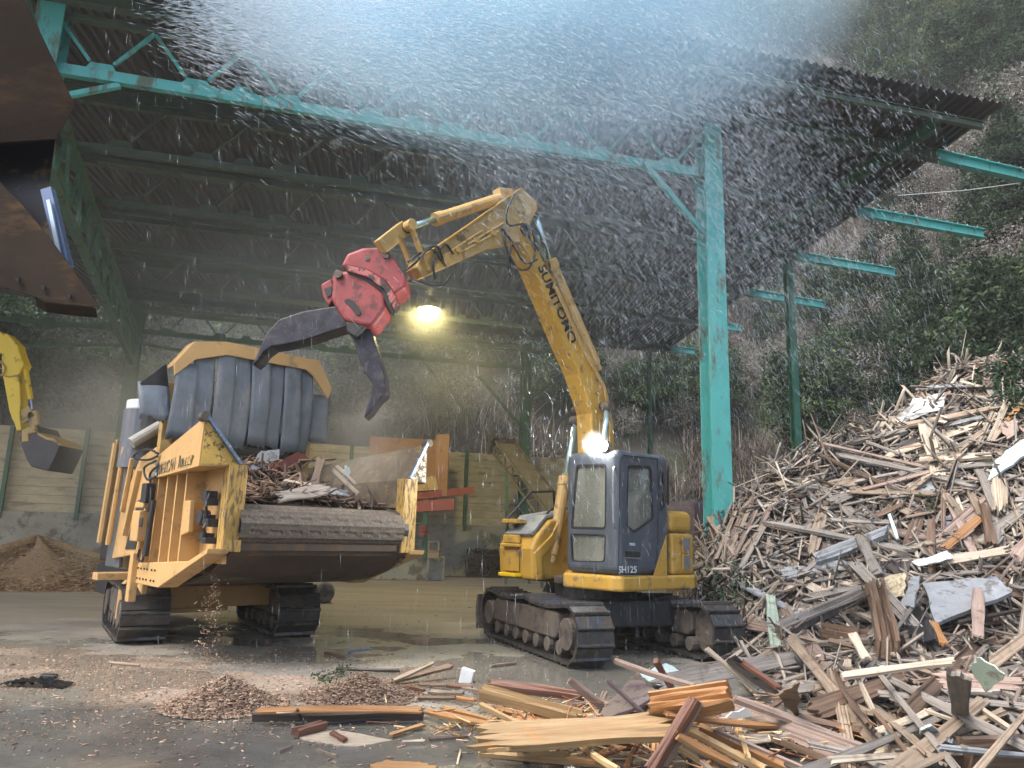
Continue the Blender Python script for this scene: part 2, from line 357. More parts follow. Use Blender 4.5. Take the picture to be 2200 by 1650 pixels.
def vnoise(x, y, s, seed=0):
    x = np.asarray(x, float) / s + seed * 17.3; y = np.asarray(y, float) / s - seed * 9.1
    xi = np.floor(x); yi = np.floor(y); fx = x - xi; fy = y - yi; fx = fx * fx * (3 - 2 * fx); fy = fy * fy * (3 - 2 * fy)
    def h(a, b): return np.modf(np.abs(np.sin(a * 127.1 + b * 311.7 + seed) * 43758.5453))[0]
    return (h(xi, yi) * (1 - fx) + h(xi + 1, yi) * fx) * (1 - fy) + (h(xi, yi + 1) * (1 - fx) + h(xi + 1, yi + 1) * fx) * fy
def hill(x, y):
    x = np.asarray(x, float); y = np.asarray(y, float)
    d1 = (x + 13.4) * -.30 + (y - 29.0) * .954; d2 = (x - 13.5) * .975 + (y - 20) * .22
    r = 2.2 * (vnoise(x, y, 7, 1) - .5) + 1.0 * (vnoise(x, y, 2.6, 2) - .5)
    h1 = np.minimum(np.clip(d1, -1, None) * 1.45, 34 + 3.2 * np.clip(x + 6, -6, 40)); h2 = np.clip(d2, -1, None) * 1.35
    d = np.maximum(h1, np.minimum(h2, 75))
    return np.where(d > 0, d + r * np.clip(d / 4, 0, 1), d)
xs = np.linspace(-70, 110, 150); ys = np.linspace(-12, 140, 130); X, Y = np.meshgrid(xs, ys); Zh = hill(X, Y)
vid = np.arange(X.size).reshape(X.shape); q = np.stack([vid[:-1, :-1], vid[:-1, 1:], vid[1:, 1:], vid[1:, :-1]], -1).reshape(-1, 4)
keep = Zh.ravel()[q].max(1) > 0.0
ho = fast_mesh('hillside', np.stack([X.ravel(), Y.ravel(), Zh.ravel() - .05], -1), q[keep], M('hillside_soil', (.050, .044, .034), .95, var=.5, scale=.6, dirt=((.03, .034, .02), .45, .5), bump=.5, bscale=4))
tag(ho, kind='structure')

rng = np.random.default_rng(7)
def blades(name, P, length, width, lean, cols, m, seg=3, bend=.8):
    """arching thin blades (n at points P)"""
    n = len(P); L = length * rng.uniform(.5, 1.3, n); a = rng.uniform(0, 2 * np.pi, n); ln = rng.uniform(0, lean, n)
    d = np.stack([np.cos(a), np.sin(a), np.zeros(n)], -1); side = np.stack([-np.sin(a), np.cos(a), np.zeros(n)], -1)
    w = width * rng.uniform(.6, 1.4, n); pts = []
    for k in range(seg + 1):
        t = k / seg; c = P + d * (L * (ln * t + bend * ln * t * t))[:, None] + V(0, 0, 1) * (L * (t - .35 * ln * t * t))[:, None]
        ww = (w * (1 - .8 * t))[:, None] * side; pts += [c - ww, c + ww]
    v = np.stack(pts, 1); base = np.arange(n)[:, None] * (2 * seg + 2)
    f = np.concatenate([base + np.array([[2 * k, 2 * k + 1, 2 * k + 3, 2 * k + 2]]) for k in range(seg)], 0)
    col = cols[rng.integers(0, len(cols), n)] * rng.uniform(.6, 1.25, (n, 1)); col = np.concatenate([col] * seg, 0)
    return fast_mesh(name, v.reshape(-1, 3), f, m, color=col)
def visible_hill(n, box):
    x0, x1, y0, y1 = box; out = []
    while sum(map(len, out)) < n:
        x = rng.uniform(x0, x1, n); y = rng.uniform(y0, y1, n); z = hill(x, y)
        q = np.stack([x, y, z], -1) - CAM; zz = q @ cF; px = 1100 + FOC * (q @ cR) / zz; py = 825 - FOC * (q @ cU) / zz
        ok = (z > .1) & (zz > 1) & (px > -80) & (px < 2280) & (py > -120) & (py < 1200); out.append(np.stack([x, y, z], -1)[ok])
    return np.concatenate(out)[:n]
m_leaf = tinted('leaves', .7, .3, .2)
m_dry = tinted('dry_grass', .9, .15)
dry = np.array([(.22, .19, .175), (.30, .26, .23), (.16, .14, .13), (.37, .33, .29), (.11, .10, .09), (.10, .10, .06)])
Pd = np.concatenate([visible_hill(24000, (-6, 22, 26, 60)), visible_hill(34000, (6, 45, 8, 60))])
Pd = Pd[vnoise(Pd[:, 0], Pd[:, 1], 3.2, 5) > .36]
tag(blades('dry_undergrowth', Pd, 1.5, .03, 1.0, dry, m_dry), 'grey brown dry grass and thin twigs covering the steep slope', 'undergrowth', kind='stuff')
def leafpts(P, n, spread, size, cols, jit=.35):
    """n leaf quads round each point of P"""
    C0 = np.repeat(P, n, 0); k = len(C0); c = C0 + rng.normal(0, 1, (k, 3)) * spread
    a = rng.normal(0, 1, (k, 3)); a /= np.linalg.norm(a, axis=1)[:, None]; b = np.cross(a, rng.normal(0, 1, (k, 3))); b /= np.linalg.norm(b, axis=1)[:, None]
    s = size * rng.uniform(.6, 1.4, (k, 1)); v = np.stack([c - a * s, c - b * s * .45, c + a * s, c + b * s * .45], 1)
    pc = cols[rng.integers(0, len(cols), len(P))] * rng.uniform(1 - jit, 1 + jit, (len(P), 1)); col = np.repeat(pc, n, 0) * rng.uniform(.8, 1.2, (k, 1))
    return v.reshape(-1, 3), np.arange(k * 4).reshape(-1, 4), col
gcol = dict(dark=np.array([(.028, .05, .027), (.042, .068, .034), (.02, .038, .022)]), mid=np.array([(.05, .085, .036), (.075, .105, .045), (.035, .06, .027)]),
            olive=np.array([(.44, .46, .27), (.34, .38, .20), (.52, .52, .34)]), grey=np.array([(.25, .235, .215), (.18, .165, .15), (.33, .31, .28), (.12, .125, .10)]))
Pc = visible_hill(2600, (-40, 45, 8, 70)); Pc = Pc[vnoise(Pc[:, 0], Pc[:, 1], 5, 9) > .5]; Pc[:, 2] += .5
v_, f_, c_ = leafpts(Pc, 30, np.array([.55, .55, .4]), .085, np.concatenate([gcol['dark'][:1], gcol['grey'] * .7, gcol['grey'] * .95]))
tag(fast_mesh('slope_ground_cover', v_, f_, m_leaf, color=c_), 'low dark leafy scrub patched over the slope', 'ground cover', kind='stuff')

def make_tree(name, label, cat, H, R, ncl, nl, leaf, cols, shape='round', trunk=.12, group=None):
    root = thing(name, label, cat, group=group); P = []
    while len(P) < ncl:
        p = rng.uniform(-1, 1, 3)
        if shape == 'cone':
            t = (p[2] + 1) / 2; r = (1 - t) ** .8 * (.75 + .25 * math.sin(t * 40)); 
            if math.hypot(p[0], p[1]) < r: P.append((p[0] * R, p[1] * R, H * (.12 + .88 * t)))
        else:
            l = np.linalg.norm(p)
            if .35 < l < 1 + .2 * math.sin(5 * p[0] + 7 * p[1]): P.append((p[0] * R, p[1] * R, H * (.55 + .45 * p[2])))
    P = np.array(P); v, f, c = leafpts(P, nl, np.array([R * .12, R * .12, R * .085]), leaf, cols, .5)
    fast_mesh('crown', v, f, m_leaf, root, c)
    t = MB(); t.tube([(0, 0, -.3), (.05, 0, H * .4), (0, .06, H * .85)], [trunk, trunk * .7, trunk * .2], 7)
    for k in range(7):
        q = P[int(rng.integers(len(P)))]; z0 = min(q[2] * .7, H * .7); t.tube([(0, 0, z0), q * .6 + V(0, 0, z0 * .3), q], [trunk * .4, trunk * .25, trunk * .08], 5)
    t.build('trunk', m_bark, root); return root
m_bark = M('bark', (.09, .07, .055), .9, var=.4, scale=6)
protos = dict(
 cedar=make_tree('cedar_tree', 'x', 'tree', 6.5, 1.7, 250, 76, .075, gcol['dark'], 'cone'),
 broad=make_tree('evergreen_tree', 'x', 'tree', 4.6, 2.3, 230, 80, .085, np.concatenate([gcol['dark'], gcol['mid']])),
 olive=make_tree('olive_green_tree', 'x', 'tree', 4.4, 2.2, 200, 80, .085, gcol['olive']),
 lime=make_tree('yellow_green_tree', 'x', 'tree', 4.4, 2.2, 200, 80, .085, np.array([(.17, .19, .07), (.12, .14, .05), (.22, .23, .10)])),
 bare=make_tree('grey_shrub', 'x', 'shrub', 2.6, 1.7, 110, 44, .055, gcol['grey'], trunk=.05))
used = set()
def place_tree(kind, p, y, s, label, group=None, name=None, sz=1.0):
    """on the slope, below the point where the view ray of p at depth y passes"""
    r = protos[kind]
    if kind in used: r = copy_tree(r)
    used.add(kind); q = atY(p, y); x = q[0]
    zz = float(hill(x, y)); r.location = (x, y, zz - .1); s2 = s * random.uniform(.95, 1.05)
    r.scale = (s2, s2, s2 * sz); r.rotation_euler = (0, 0, random.uniform(0, 6.28)); r['label'] = label
    if group: r['group'] = group
    elif 'group' in r: del r['group']
    return r
def hit_hill(p):
    d = ray(p); d = d / d[1]; t = 4.0
    while t < 130:
        q = CAM + d * t
        if q[2] < float(hill(q[0], q[1])): return q
        t += .3
    return CAM + d * 60
random.seed(4)
def on_hill(kind, p, s, label, group=None, sz=1.0):
    """base of the tree at picture point p on the slope"""
    q = hit_hill(p); r = protos[kind]
    if kind in used: r = copy_tree(r)
    used.add(kind); r.location = (q[0], q[1], float(hill(q[0], q[1])) - .15); r.scale = (s, s, s * sz); r.rotation_euler = (0, 0, random.uniform(0, 6.28)); r['label'] = label
    if group: r['group'] = group
    return r
on_hill('cedar', (1980, 770), 1.15, 'dark drooping conifer in front of the green beam stubs on the right slope', sz=.95)
on_hill('cedar', (2190, 560), 1.3, 'dark conifer cut by the right frame edge beyond the roof corner')
on_hill('cedar', (2110, 590), 1.0, 'slim dark conifer just right of the longest free beam end')
on_hill('lime', (2090, 150), 1.4, 'yellow green leafy tree above the tip of the corrugated roof')
on_hill('broad', (1850, 140), 1.5, 'broad green tree rising behind the middle of the roof edge')
on_hill('broad', (1990, 60), 1.5, 'tall dense green tree at the upper right, left of the yellow green one')
on_hill('cedar', (1620, 80), 1.5, 'dark conifer seen through the spray above the roof edge')
on_hill('bare', (2160, 330), 1.7, 'pale grey bare shrub with dry stalks at the right of the roof tip')
on_hill('broad', (1660, 770), .55, 'light green bush between the two right green posts')
on_hill('broad', (1900, 720), .8, 'dark leafy bush below the third free beam end')
on_hill('lime', (2195, 80), 1.2, 'olive tree in the top right corner of the view')
on_hill('broad', (1345, 30), 1.3, 'green treetop against the scrap of pale sky')
for k, (x, y) in enumerate([(1760, 60), (1530, 40), (1460, 15), (2120, 20), (1930, 10), (1700, 10), (1590, -10), (1400, -5), (2040, -20), (1820, -25)]):
    on_hill(('broad', 'cedar')[k % 2], (x, y), random.uniform(1.3, 1.8), 'dark green tree in the wood along the top of the right slope', 'trees along the top of the right slope')
for i in range(13):
    for j in range(6):
        x = 1345 + 70 * i + random.uniform(-30, 30); y = -70 + 62 * j + random.uniform(-25, 25)
        if y > 60 + .21 * (x - 1500): continue
        on_hill(random.choice(('broad', 'broad', 'cedar')), (x, y + 40), random.uniform(1.0, 1.7), 'green tree in the dense wood above the shed roof', 'dense wood above the shed roof')
for k in range(70):
    x = random.uniform(1560, 2200); y = random.uniform(330, 1000)
    if y > 1500 - x * .35 + 250: y -= 250
    on_hill(random.choice(('bare', 'bare', 'bare', 'bare', 'broad', 'cedar')), (x, y), random.uniform(.6, 1.25), 'scrubby shrub among the dry grass of the right slope', 'shrubs on the right slope')
for k in range(75):
    x = random.uniform(-60, 800); y = random.uniform(690, 930)
    on_hill(random.choice(('olive', 'olive', 'olive', 'bare')) if y < 830 else 'broad', (x, y), random.uniform(.8, 1.5), 'pale olive leafy tree on the slope behind the back wall, left half', 'trees behind the back wall on the left')
for k in range(26):
    x = random.uniform(760, 1520); y = random.uniform(760, 940)
    on_hill(random.choice(('bare', 'bare', 'broad')), (x, y), random.uniform(.6, 1.1), 'grey tangled shrub on the slope behind the back wall, right half', 'shrubs behind the back wall on the right')

# ================================================================== shed
m_dgreen = M('dusty_shaded_green_steel', (.085, .115, .09), .7, var=.2)  # dusty steel, colour also darkened to stand in for shade under the roof
S = Frame((0, 0), 15.0)                      # local x runs along the trusses, local y goes into the shed
HB, HT, HP, HR = 8.4, 9.32, 9.5, 9.74        # bottom chord, top chord, purlin centre, roof sheet
FL, FR, BL, BR = V(-7.2, 10.32, 0), V(3.62, 13.2, 0), V(-13.4, 26.0, 0), V(.56, 30.4, 0)
shed = thing('open_shed', 'big open steel shed with teal trusses and brown corrugated roof', 'shed')
ux = nrm(FR - FL)
# roof: corrugations run into the shed
fr = atH((2160, 226), HR); br = atH((1425, 760), HR); e1 = nrm(atH((1500, 88), HR) - fr); e2 = nrm(atH((352, 661), HR) - br)
WR = 33.0; nw = 190; prof = [(0, 0), (.28, 0), (.5, .055), (.78, .055)]; rows = []
for k in range(13):
    t = k / 12; a = fr + e1 * 0 + (br - fr) * t; d = nrm(e1 * (1 - t) + e2 * t); row = []
    for i in range(nw):
        for s_, h_ in prof: row.append(a + d * (WR * (i + s_) / nw) + V(0, 0, h_ + .02))
    rows.append(row)
rm = MB(); rm.loft(rows, caps=False, closed=False); ro = rm.build('roof_sheeting', m_roof, shed)
so = ro.modifiers.new('thick', 'SOLIDIFY'); so.thickness = .006
def ibeam(mb, A, B, h, w, t=.02):
    A = np.array(A, float); B = np.array(B, float)
    mb.beam(A + V(0, 0, h / 2 - t / 2), B + V(0, 0, h / 2 - t / 2), w, t); mb.beam(A - V(0, 0, h / 2 - t / 2), B - V(0, 0, h / 2 - t / 2), w, t)
    mb.beam(A, B, t, h - 2 * t)
stubs = [((2110, 270), (2112, 271)), ((2011, 335), (2230, 385)), ((1843, 455), (2112, 503)), ((1712, 550), (1922, 586)), ((1608, 628), (1772, 656)), ((1520, 695), (1592, 706)), ((1440, 748), (1492, 756))]
for (a, b) in stubs:
    A = atH(a, HP); B = atH(b, HP); d = nrm(ux * V(1, 1, 0)); L = A - d * 30
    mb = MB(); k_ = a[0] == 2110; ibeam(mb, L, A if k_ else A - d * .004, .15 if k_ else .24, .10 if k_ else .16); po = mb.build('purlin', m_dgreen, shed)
    if not k_: mb = MB(); ibeam(mb, A + d * .0, B + d * .004, .246, .166); mb.build('free_end', m_teal, po)  # same beam beyond the roof edge, in the teal without painted shade
    if a[0] != 2110:
        bt = MB(); n = max(4, int(np.linalg.norm(B - A) / .3))
        for k in range(n):
            c = A + (B - A) * (k + .5) / n + V(0, 0, .15); bt.tube([c, c + V(0, 0, .05)], .014, 5)
        bt.build('sheet_bolts', m_grey, po)
# columns
def hcol(P, z0, z1, w, name='column', m=m_teal, ang=15):
    mb = MB(); R = Frame((P[0], P[1]), ang); t = .03
    for s in (-1, 1): mb.prism([R.wor((-w / 2, s * w / 2 - t / 2, z0)), R.wor((w / 2, s * w / 2 - t / 2, z0)), R.wor((w / 2, s * w / 2 + t / 2, z0)), R.wor((-w / 2, s * w / 2 + t / 2, z0))], (0, 0, z1 - z0))
    mb.prism([R.wor((-.015, -w / 2 + t / 2, z0)), R.wor((.015, -w / 2 + t / 2, z0)), R.wor((.015, w / 2 - t / 2, z0)), R.wor((-.015, w / 2 - t / 2, z0))], (0, 0, z1 - z0))
    return mb.build(name, m, shed)
hcol(FR, 0, 9.4, .36); hcol(BR, 0, 9.4, .36, m=m_green); hcol(BL, 0, 9.4, .40, m=m_green)
hcol(V(-5.2, .5, 0), 0, 9.4, .38); hcol(FL, HB - .1, 9.4, .38)
P_ = atY((1692, 560), 20.2); hcol(V(P_[0], 20.2, 0), 0, 9.4, .19, 'lean_to_post', M('bright_green_paint', (.06, .22, .15), .5))
P_ = atY((1377, 800), 33.0); hcol(V(P_[0], 31.0, 0), 0, 9.4, .16, 'lean_to_post', m_green)
# trusses
gx = [215, 420, 520, 617, 797, 885, 972, 1135, 1215, 1295, 1440]; gt = ['V', 'V', 'I', 'V', 'V', 'I', 'V', 'V', 'I', 'V', 'V']
us = []
for x in gx:
    q = atH((x, 150 + .1625 * (x - 135)), HB); us.append(float((q - FL) @ ux) / np.linalg.norm(FR - FL))
def truss(A, B, m, full=True, ext=0.0, hw=.17):
    ch = MB(); d = nrm(B - A); A0 = A - d * ext
    ch.beam(A0 + V(0, 0, HB), B + V(0, 0, HB), .12, hw); t = ch.build('roof_truss', m, shed)
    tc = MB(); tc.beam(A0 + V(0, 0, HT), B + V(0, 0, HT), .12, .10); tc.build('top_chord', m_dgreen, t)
    L = np.linalg.norm(B - A); plan = [(u * L, k) for u, k in zip(us, gt)]
    if ext: plan += [(-u * L, k) for u, k in zip(us, gt) if u * L < ext]
    for x, k in plan:
        c = A + d * x + V(0, 0, HB); n_ = nrm(np.cross(d, V(0, 0, 1))) * .012
        w = .23 if k == 'V' else .19
        g = MB(); g.prism([c + d * -w + V(0, 0, .085) - n_ * 1.0, c + d * w + V(0, 0, .085) - n_ * 1.0, c + d * (w - .08) + V(0, 0, .21) - n_ * 1.0, c - d * (w - .08) + V(0, 0, .21) - n_ * 1.0], n_ * 2.0); g.build('gusset', m, t)
        ends = (-1, 1) if k == 'V' else (0,)
        for s in ends:
            b = MB(); b.beam(c + d * s * .17 + V(0, 0, .22), c + d * s * .72 + V(0, 0, HT - HB), .05, .05); b.build('diagonal' if s else 'hanger', m, t)
    return t
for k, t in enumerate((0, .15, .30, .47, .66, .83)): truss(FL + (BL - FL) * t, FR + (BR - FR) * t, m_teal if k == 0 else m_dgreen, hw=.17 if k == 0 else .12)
truss(BL, BR, m_green, ext=12.0)
# left longitudinal girder and braces
def bar(a, b, w, name, m): mb = MB(); mb.beam(a, b, w, w); return mb.build(name, m, shed)
dl = nrm(BL - FL); g0 = FL - dl * 9.5
gl = MB(); gl.beam(g0 + V(0, 0, HB - .08), BL + V(0, 0, HB - .08), .16, .16); gi = gl.build('side_girder', m_green, shed)
gl = MB(); gl.beam(g0 + V(0, 0, 7.2), BL + V(0, 0, 7.2), .14, .14); gl.build('lower_chord', m_green, gi)
for k in range(12):
    a = FL + (BL - FL) * (k / 12); b = FL + (BL - FL) * ((k + .5) / 12); c = FL + (BL - FL) * ((k + 1) / 12)
    for p, q in ((a, b), (b, c)):
        mb = MB(); mb.beam(p + V(0, 0, 7.2 if p is a else HB), q + V(0, 0, HB if p is a else 7.2), .06, .06); mb.build('diagonal', m_green, gi)
    mb = MB(); mb.beam(a + V(0, 0, 7.2), a + V(0, 0, 9.3), .12, .12); mb.build('girder_post', m_green, gi)
bar(FL + V(1.0, .27, HB - .1), FL + V(-.05, -.1, 7.75), .08, 'knee_brace', m_teal)
bar(atH((1385, 352), HB - .1), V(3.5, 13.2, 7.2), .09, 'knee_brace', m_teal)
bar(FL + dl * .6 + V(-.2, 0, 7.9), BL + V(.1, 0, 8.0), .12, 'roof_brace', m_green)
bar(BR + V(-.1, 0, 5.9), BR + V(-1.9, -.6, 7.9), .10, 'knee_brace', m_green)
bar(BR + V(.1, 0, 7.0), BR + V(1.5, .4, 8.3), .10, 'knee_brace', m_green)
bar(BR + V(-4.2, -1.3, HB), BR + V(-2.2, -.65, 6.2), .06, 'thin_brace', m_green)
bar(BL + V(0, 0, 7.9), BL + V(-6, -1.9, 7.2), .10, 'wind_brace', m_green)
bar(BL + V(0, 0, 8.0), BL + V(5.2, 1.64, 7.4), .10, 'wind_brace', m_green)
# rafter near the roof corner
mb = MB(); a = atH((2018, 262), HP - .02); b = atH((1560, 560), HP - .02); ibeam(mb, a, a + (b - a) * .97, .26, .16); mb.build('edge_rafter', m_green, shed)
# thin stay wire at right
wa = atY((1930, 420), 16.5); wb = atY((2230, 388), 15.0)
mb = MB(); mb.tube([wa, (wa + wb) / 2 + V(0, 0, -.05), wb], .012, 5); tag(mb.build('stay_wire', m_grey), 'thin pale stay wire strung below the free beam ends', 'wire')

# hanging lamp (lit)
LP = atY((922, 661), 21.0)
lamp = thing('pendant_lamp', 'lit yellow pendant lamp hanging under the shed roof', 'lamp', LP)
mb = MB(); mb.loft([[(r * math.cos(a), r * math.sin(a), z) for a in np.linspace(0, 2 * math.pi, 17)[:-1]] for r, z in ((.34, -.06), (.30, .0), (.24, .12), (.10, .22), (.07, .36))], caps=False); mb.build('lamp_shade', m_dark, lamp, smooth=True)
mb = MB(); mb.tube([(0, 0, .36), (0, 0, HR - LP[2] - .1)], .02, 6); mb.build('lamp_stem', m_dark, lamp)
mb = MB(); mb.loft([[(max(r, .001) * math.cos(a), max(r, .001) * math.sin(a), z) for a in np.linspace(0, 2 * math.pi, 13)[:-1]] for r, z in ((.0, -.12), (.07, -.10), (.10, -.03), (.08, .05), (.0, .08))]); mb.build('lamp_bulb', emit('sodium_glow', (1.0, .90, .42), 45), lamp, smooth=True)
ll = bpy.data.lights.new('sodium_light', 'POINT'); ll.energy = 650; ll.color = (1.0, .86, .40); ll.shadow_soft_size = .18
lo = bpy.data.objects.new('sodium_light', ll); COL.objects.link(lo); lo.parent = lamp; lo.location = (0, 0, -.02)

# ================================================================== back wall
wd = nrm(BR - BL); wn_ = V(-wd[1], wd[0], 0)
W0 = BL - wd * 14 + wn_ * .9; WLn = 31.5
wall = thing('timber_retaining_wall', 'timber board retaining wall with green posts on a concrete base behind the yard', 'wall')
mb = MB(); mb.prism([W0, W0 + wd * WLn, W0 + wd * WLn + wn_ * .5, W0 + wn_ * .5], (0, 0, 2.0)); mb.build('concrete_base', m_conc, wall, .02)
m_wall = wood('wall_boards', (.36, .305, .215), (.62, .545, .40), .85, 6)
nb = 10
wb_ = MB()
for k in range(nb):
    z = 2.0 + k * .29; o_ = wn_ * (.12 + .02 * ((k * 7) % 3)); L = WLn - .3 * ((k * 5) % 3)
    o_ = o_ + V(0, 0, z); wb_.prism([W0 + o_, W0 + o_ + wd * L, W0 + o_ + wd * L + wn_ * .08, W0 + o_ + wn_ * .08], (0, 0, .278))
wb_.build('board_face', m_wall, wall)
for k in range(14):
    c = W0 + wd * (1.2 + 2.3 * k) + wn_ * .03; mb = MB(); mb.beam(c + V(0, 0, 1.75), c + V(0, 0, 4.85 + .12 * (k % 2)), .16, .12, up=wd); mb.build('wall_post', m_green, wall)
# ================================================================== things at the back of the shed
c = atG((885, 1247)); bd = nrm(V(.97, .26, 0)); bn = V(-.26, .97, 0)
blk = MB(); a = atG((800, 1246)); b = atG((955, 1247)); blk.prism([a - bd * .9, b, b + bn * 1.4, a - bd * .9 + bn * 1.4], (0, 0, .82))
tag(blk.build('concrete_block', m_conc, None, .03), 'pale concrete block plinth on the ground behind the shredder', 'block')
ZP = 27.6
def pz(x, y, dz=0.0): return atY((x, y), ZP + dz)
hop = thing('feed_hopper', 'orange sheet steel feed hopper on green legs behind the shredder', 'hopper', pz(905, 1199)); HO = pz(905, 1199)
def plate(pts, th, m, name, par, org, dz=0.0, dirv=None):
    P = [pz(x, y, dz) - org for x, y in pts]; mb = MB(); mb.prism(P, dirv if dirv is not None else V(-.05, th, 0)); return mb.build(name, m, par)
plate([(795, 938), (938, 945), (938, 1100), (795, 1100)], .12, m_orange, 'back_panel', hop, HO, .5)
plate([(937, 933), (966, 933), (960, 1066), (935, 1066)], .9, m_orange, 'side_panel', hop, HO, -.4)
plate([(860, 1036), (935, 1022), (942, 1052), (860, 1058)], .6, m_yel2, 'chute_panel', hop, HO, -.5)
mb = MB(); A = pz(860, 1070, -.6) - HO; B = pz(1016, 1053, .2) - HO; mb.beam(A, B, .5, .24); mb.build('conveyor_beam', m_vermil, hop)
mb = MB(); A = pz(860, 1090, -.65) - HO; B = pz(976, 1083, -.65) - HO; mb.beam(A, B, .1, .38); mb.build('skirt_plate', m_vermil, hop)
for x in (914, 872): 
    mb = MB(); mb.beam(pz(x + 2, 1072, -.5) - HO, pz(x - 3, 1199, -.5) - HO, .16, .16, up=(0, 1, 0)); mb.build('leg', m_green, hop)
mb = MB()
for y in (1080, 1125, 1157, 1186): mb.beam(pz(880, y, -.55) - HO, pz(919, y - 1, -.55) - HO, .05, .05)
mb.beam(pz(884, 1075, -.55) - HO, pz(880, 1199, -.55) - HO, .05, .05, up=(0, 1, 0)); mb.build('ladder_rungs', m_green, hop)
A = pz(909, 1153, -.8) - HO; mb = MB()
for k, r in enumerate((.10, .17, .11, .18, .11, .16)): mb.tube([A + V(0, 0, k * .065), A + V(0, 0, k * .065 + .06)], r, 12)
mb.build('spring_mount', m_vermil, hop)
cr = thing('wire_crate', 'small yellowed wooden crate standing on the concrete plinth', 'crate', pz(932, 1199, -.9)); CO_ = pz(932, 1199, -.9)
for nm, z0, z1 in (('lower_box', 0, .28),):
    mb = MB(); mb.bb((-.2, -.2, z0), (.2, .2, z1)); mb.build(nm, W['tan'], cr)
for sx in (-1, 1):
    for sy in (-1, 1): mb = MB(); mb.bb((sx * .17 - .03, sy * .17 - .03, .28), (sx * .17 + .03, sy * .17 + .03, .52)); mb.build('corner_post', W['tan'], cr)
mb = MB(); mb.bb((-.21, -.21, .52), (.21, .21, .57)); mb.build('crate_rim', W['tan'], cr)
# inclined belt conveyor
cv = thing('belt_conveyor', 'dusty inclined belt conveyor rising to the left behind the yellow excavator', 'conveyor', atG((1180, 1240))); CV = atG((1180, 1240))
A = atY((1082, 950), 27.5) - CV; B = atY((1225, 1140), 24.5) - CV; d = nrm(B - A); sd_ = nrm(V(.9, .45, 0)); A = A - 0 * d
up_ = nrm(np.cross(sd_, d)); up_ = up_ if up_[2] > 0 else -up_
mb = MB(); mb.prism([A - sd_ * .35, A + sd_ * .35, B + sd_ * .35, B - sd_ * .35], up_ * .05); mb.build('belt', M('dusty_belt', (.24, .20, .14), .9, var=.2), cv)
for s in (-1, 1):
    mb = MB(); o_ = sd_ * s * .42
    mb.beam(A + o_ + up_ * .08, B + o_ + up_ * .08, .06, .08); mb.beam(A + o_ - up_ * .35, B + o_ - up_ * .35, .06, .08)
    for k in range(16):
        p = A + (B - A) * k / 16; q = A + (B - A) * (k + 1) / 16; mb.beam(p + o_ + up_ * (.05 if k % 2 else -.33), q + o_ + up_ * (-.33 if k % 2 else .05), .04, .04)
    mb.build('side_truss', M('conveyor_frame', (.16, .13, .085), .7, var=.3), cv)
mb = MB(); mb.tube([A - sd_ * .45, A + sd_ * .45], .16, 14); mb.build('head_drum', m_mud, cv)
mb = MB(); mb.beam(A - sd_ * .55 + up_ * .35, A - sd_ * .55 - up_ * .45 + d * .1, .08, .3); mb.build('head_guard', m_mud, cv)
for t in (.28, .8):
    p = A + (B - A) * t; mb = MB()
    for s in (-1, 1): mb.beam(p + sd_ * s * .42 - up_ * .35, V(p[0] + s * .4, p[1] + s * .2, -CV[2]), .10, .10, up=(0, 1, 0))
    mb.beam(p - sd_ * .42 - up_ * .5, p + sd_ * .42 - up_ * .5, .08, .08); mb.build('support_leg', m_green, cv)
# board panels leaning behind the excavator
for (pts, z, m, lab) in (([(1436, 1078), (1494, 1074), (1494, 1190), (1436, 1190)], 15.2, W['pink'], 'faded pinkish board panel standing upright behind the excavator tail'),
                         ([(1492, 1073), (1530, 1071), (1522, 1190), (1492, 1190)], 15.0, W['purple'], 'dull purple board panel standing at the left edge of the heap')):
    mb = MB(); mb.prism([atY(p, z) for p in pts], (.03, .06, 0)); tag(mb.build('standing_panel', m), lab, 'panel')
# ================================================================== shared machine pieces
def refr(mb, A, B): mb.v = [tuple(B.loc(A.wor(p))) for p in mb.v]; return mb
def text_mesh(s, size, org, right, up, m, parent, name='lettering', thick=.004, sx=1.0):
    cu = bpy.data.curves.new(name, 'FONT'); cu.body = s; cu.size = size; cu.extrude = thick; cu.offset = size * .022
    o = bpy.data.objects.new(name, cu); COL.objects.link(o); bpy.context.view_layer.update()
    me = bpy.data.meshes.new_from_object(o.evaluated_get(bpy.context.evaluated_depsgraph_get())); bpy.data.objects.remove(o, do_unlink=True)
    r = nrm(right); u = nrm(np.array(up) - r * (np.array(up) @ r)); n = np.cross(r, u)
    for v in me.vertices: v.co = Vector(np.array(org) + r * v.co.x * sx + u * v.co.y + n * v.co.z)
    me.materials.clear(); return link(name, me, m, parent)
def oval(Lc, r, step=.02, sag=0.0):
    pts = []
    n = int(2 * Lc / step)
    for k in range(n): pts.append((-Lc + 2 * Lc * k / n, 0.0))
    a = int(math.pi * r / step)
    for k in range(a): t = -math.pi / 2 + math.pi * k / a; pts.append((Lc + r * math.cos(t), r + r * math.sin(t)))
    for k in range(n):
        x = Lc - 2 * Lc * k / n; u = abs(x) / Lc; pts.append((x, 2 * r - sag * math.sin(math.pi * u)))
    for k in range(a): t = math.pi / 2 + math.pi * k / a; pts.append((-Lc + r * math.cos(t), r + r * math.sin(t)))
    return np.array(pts)
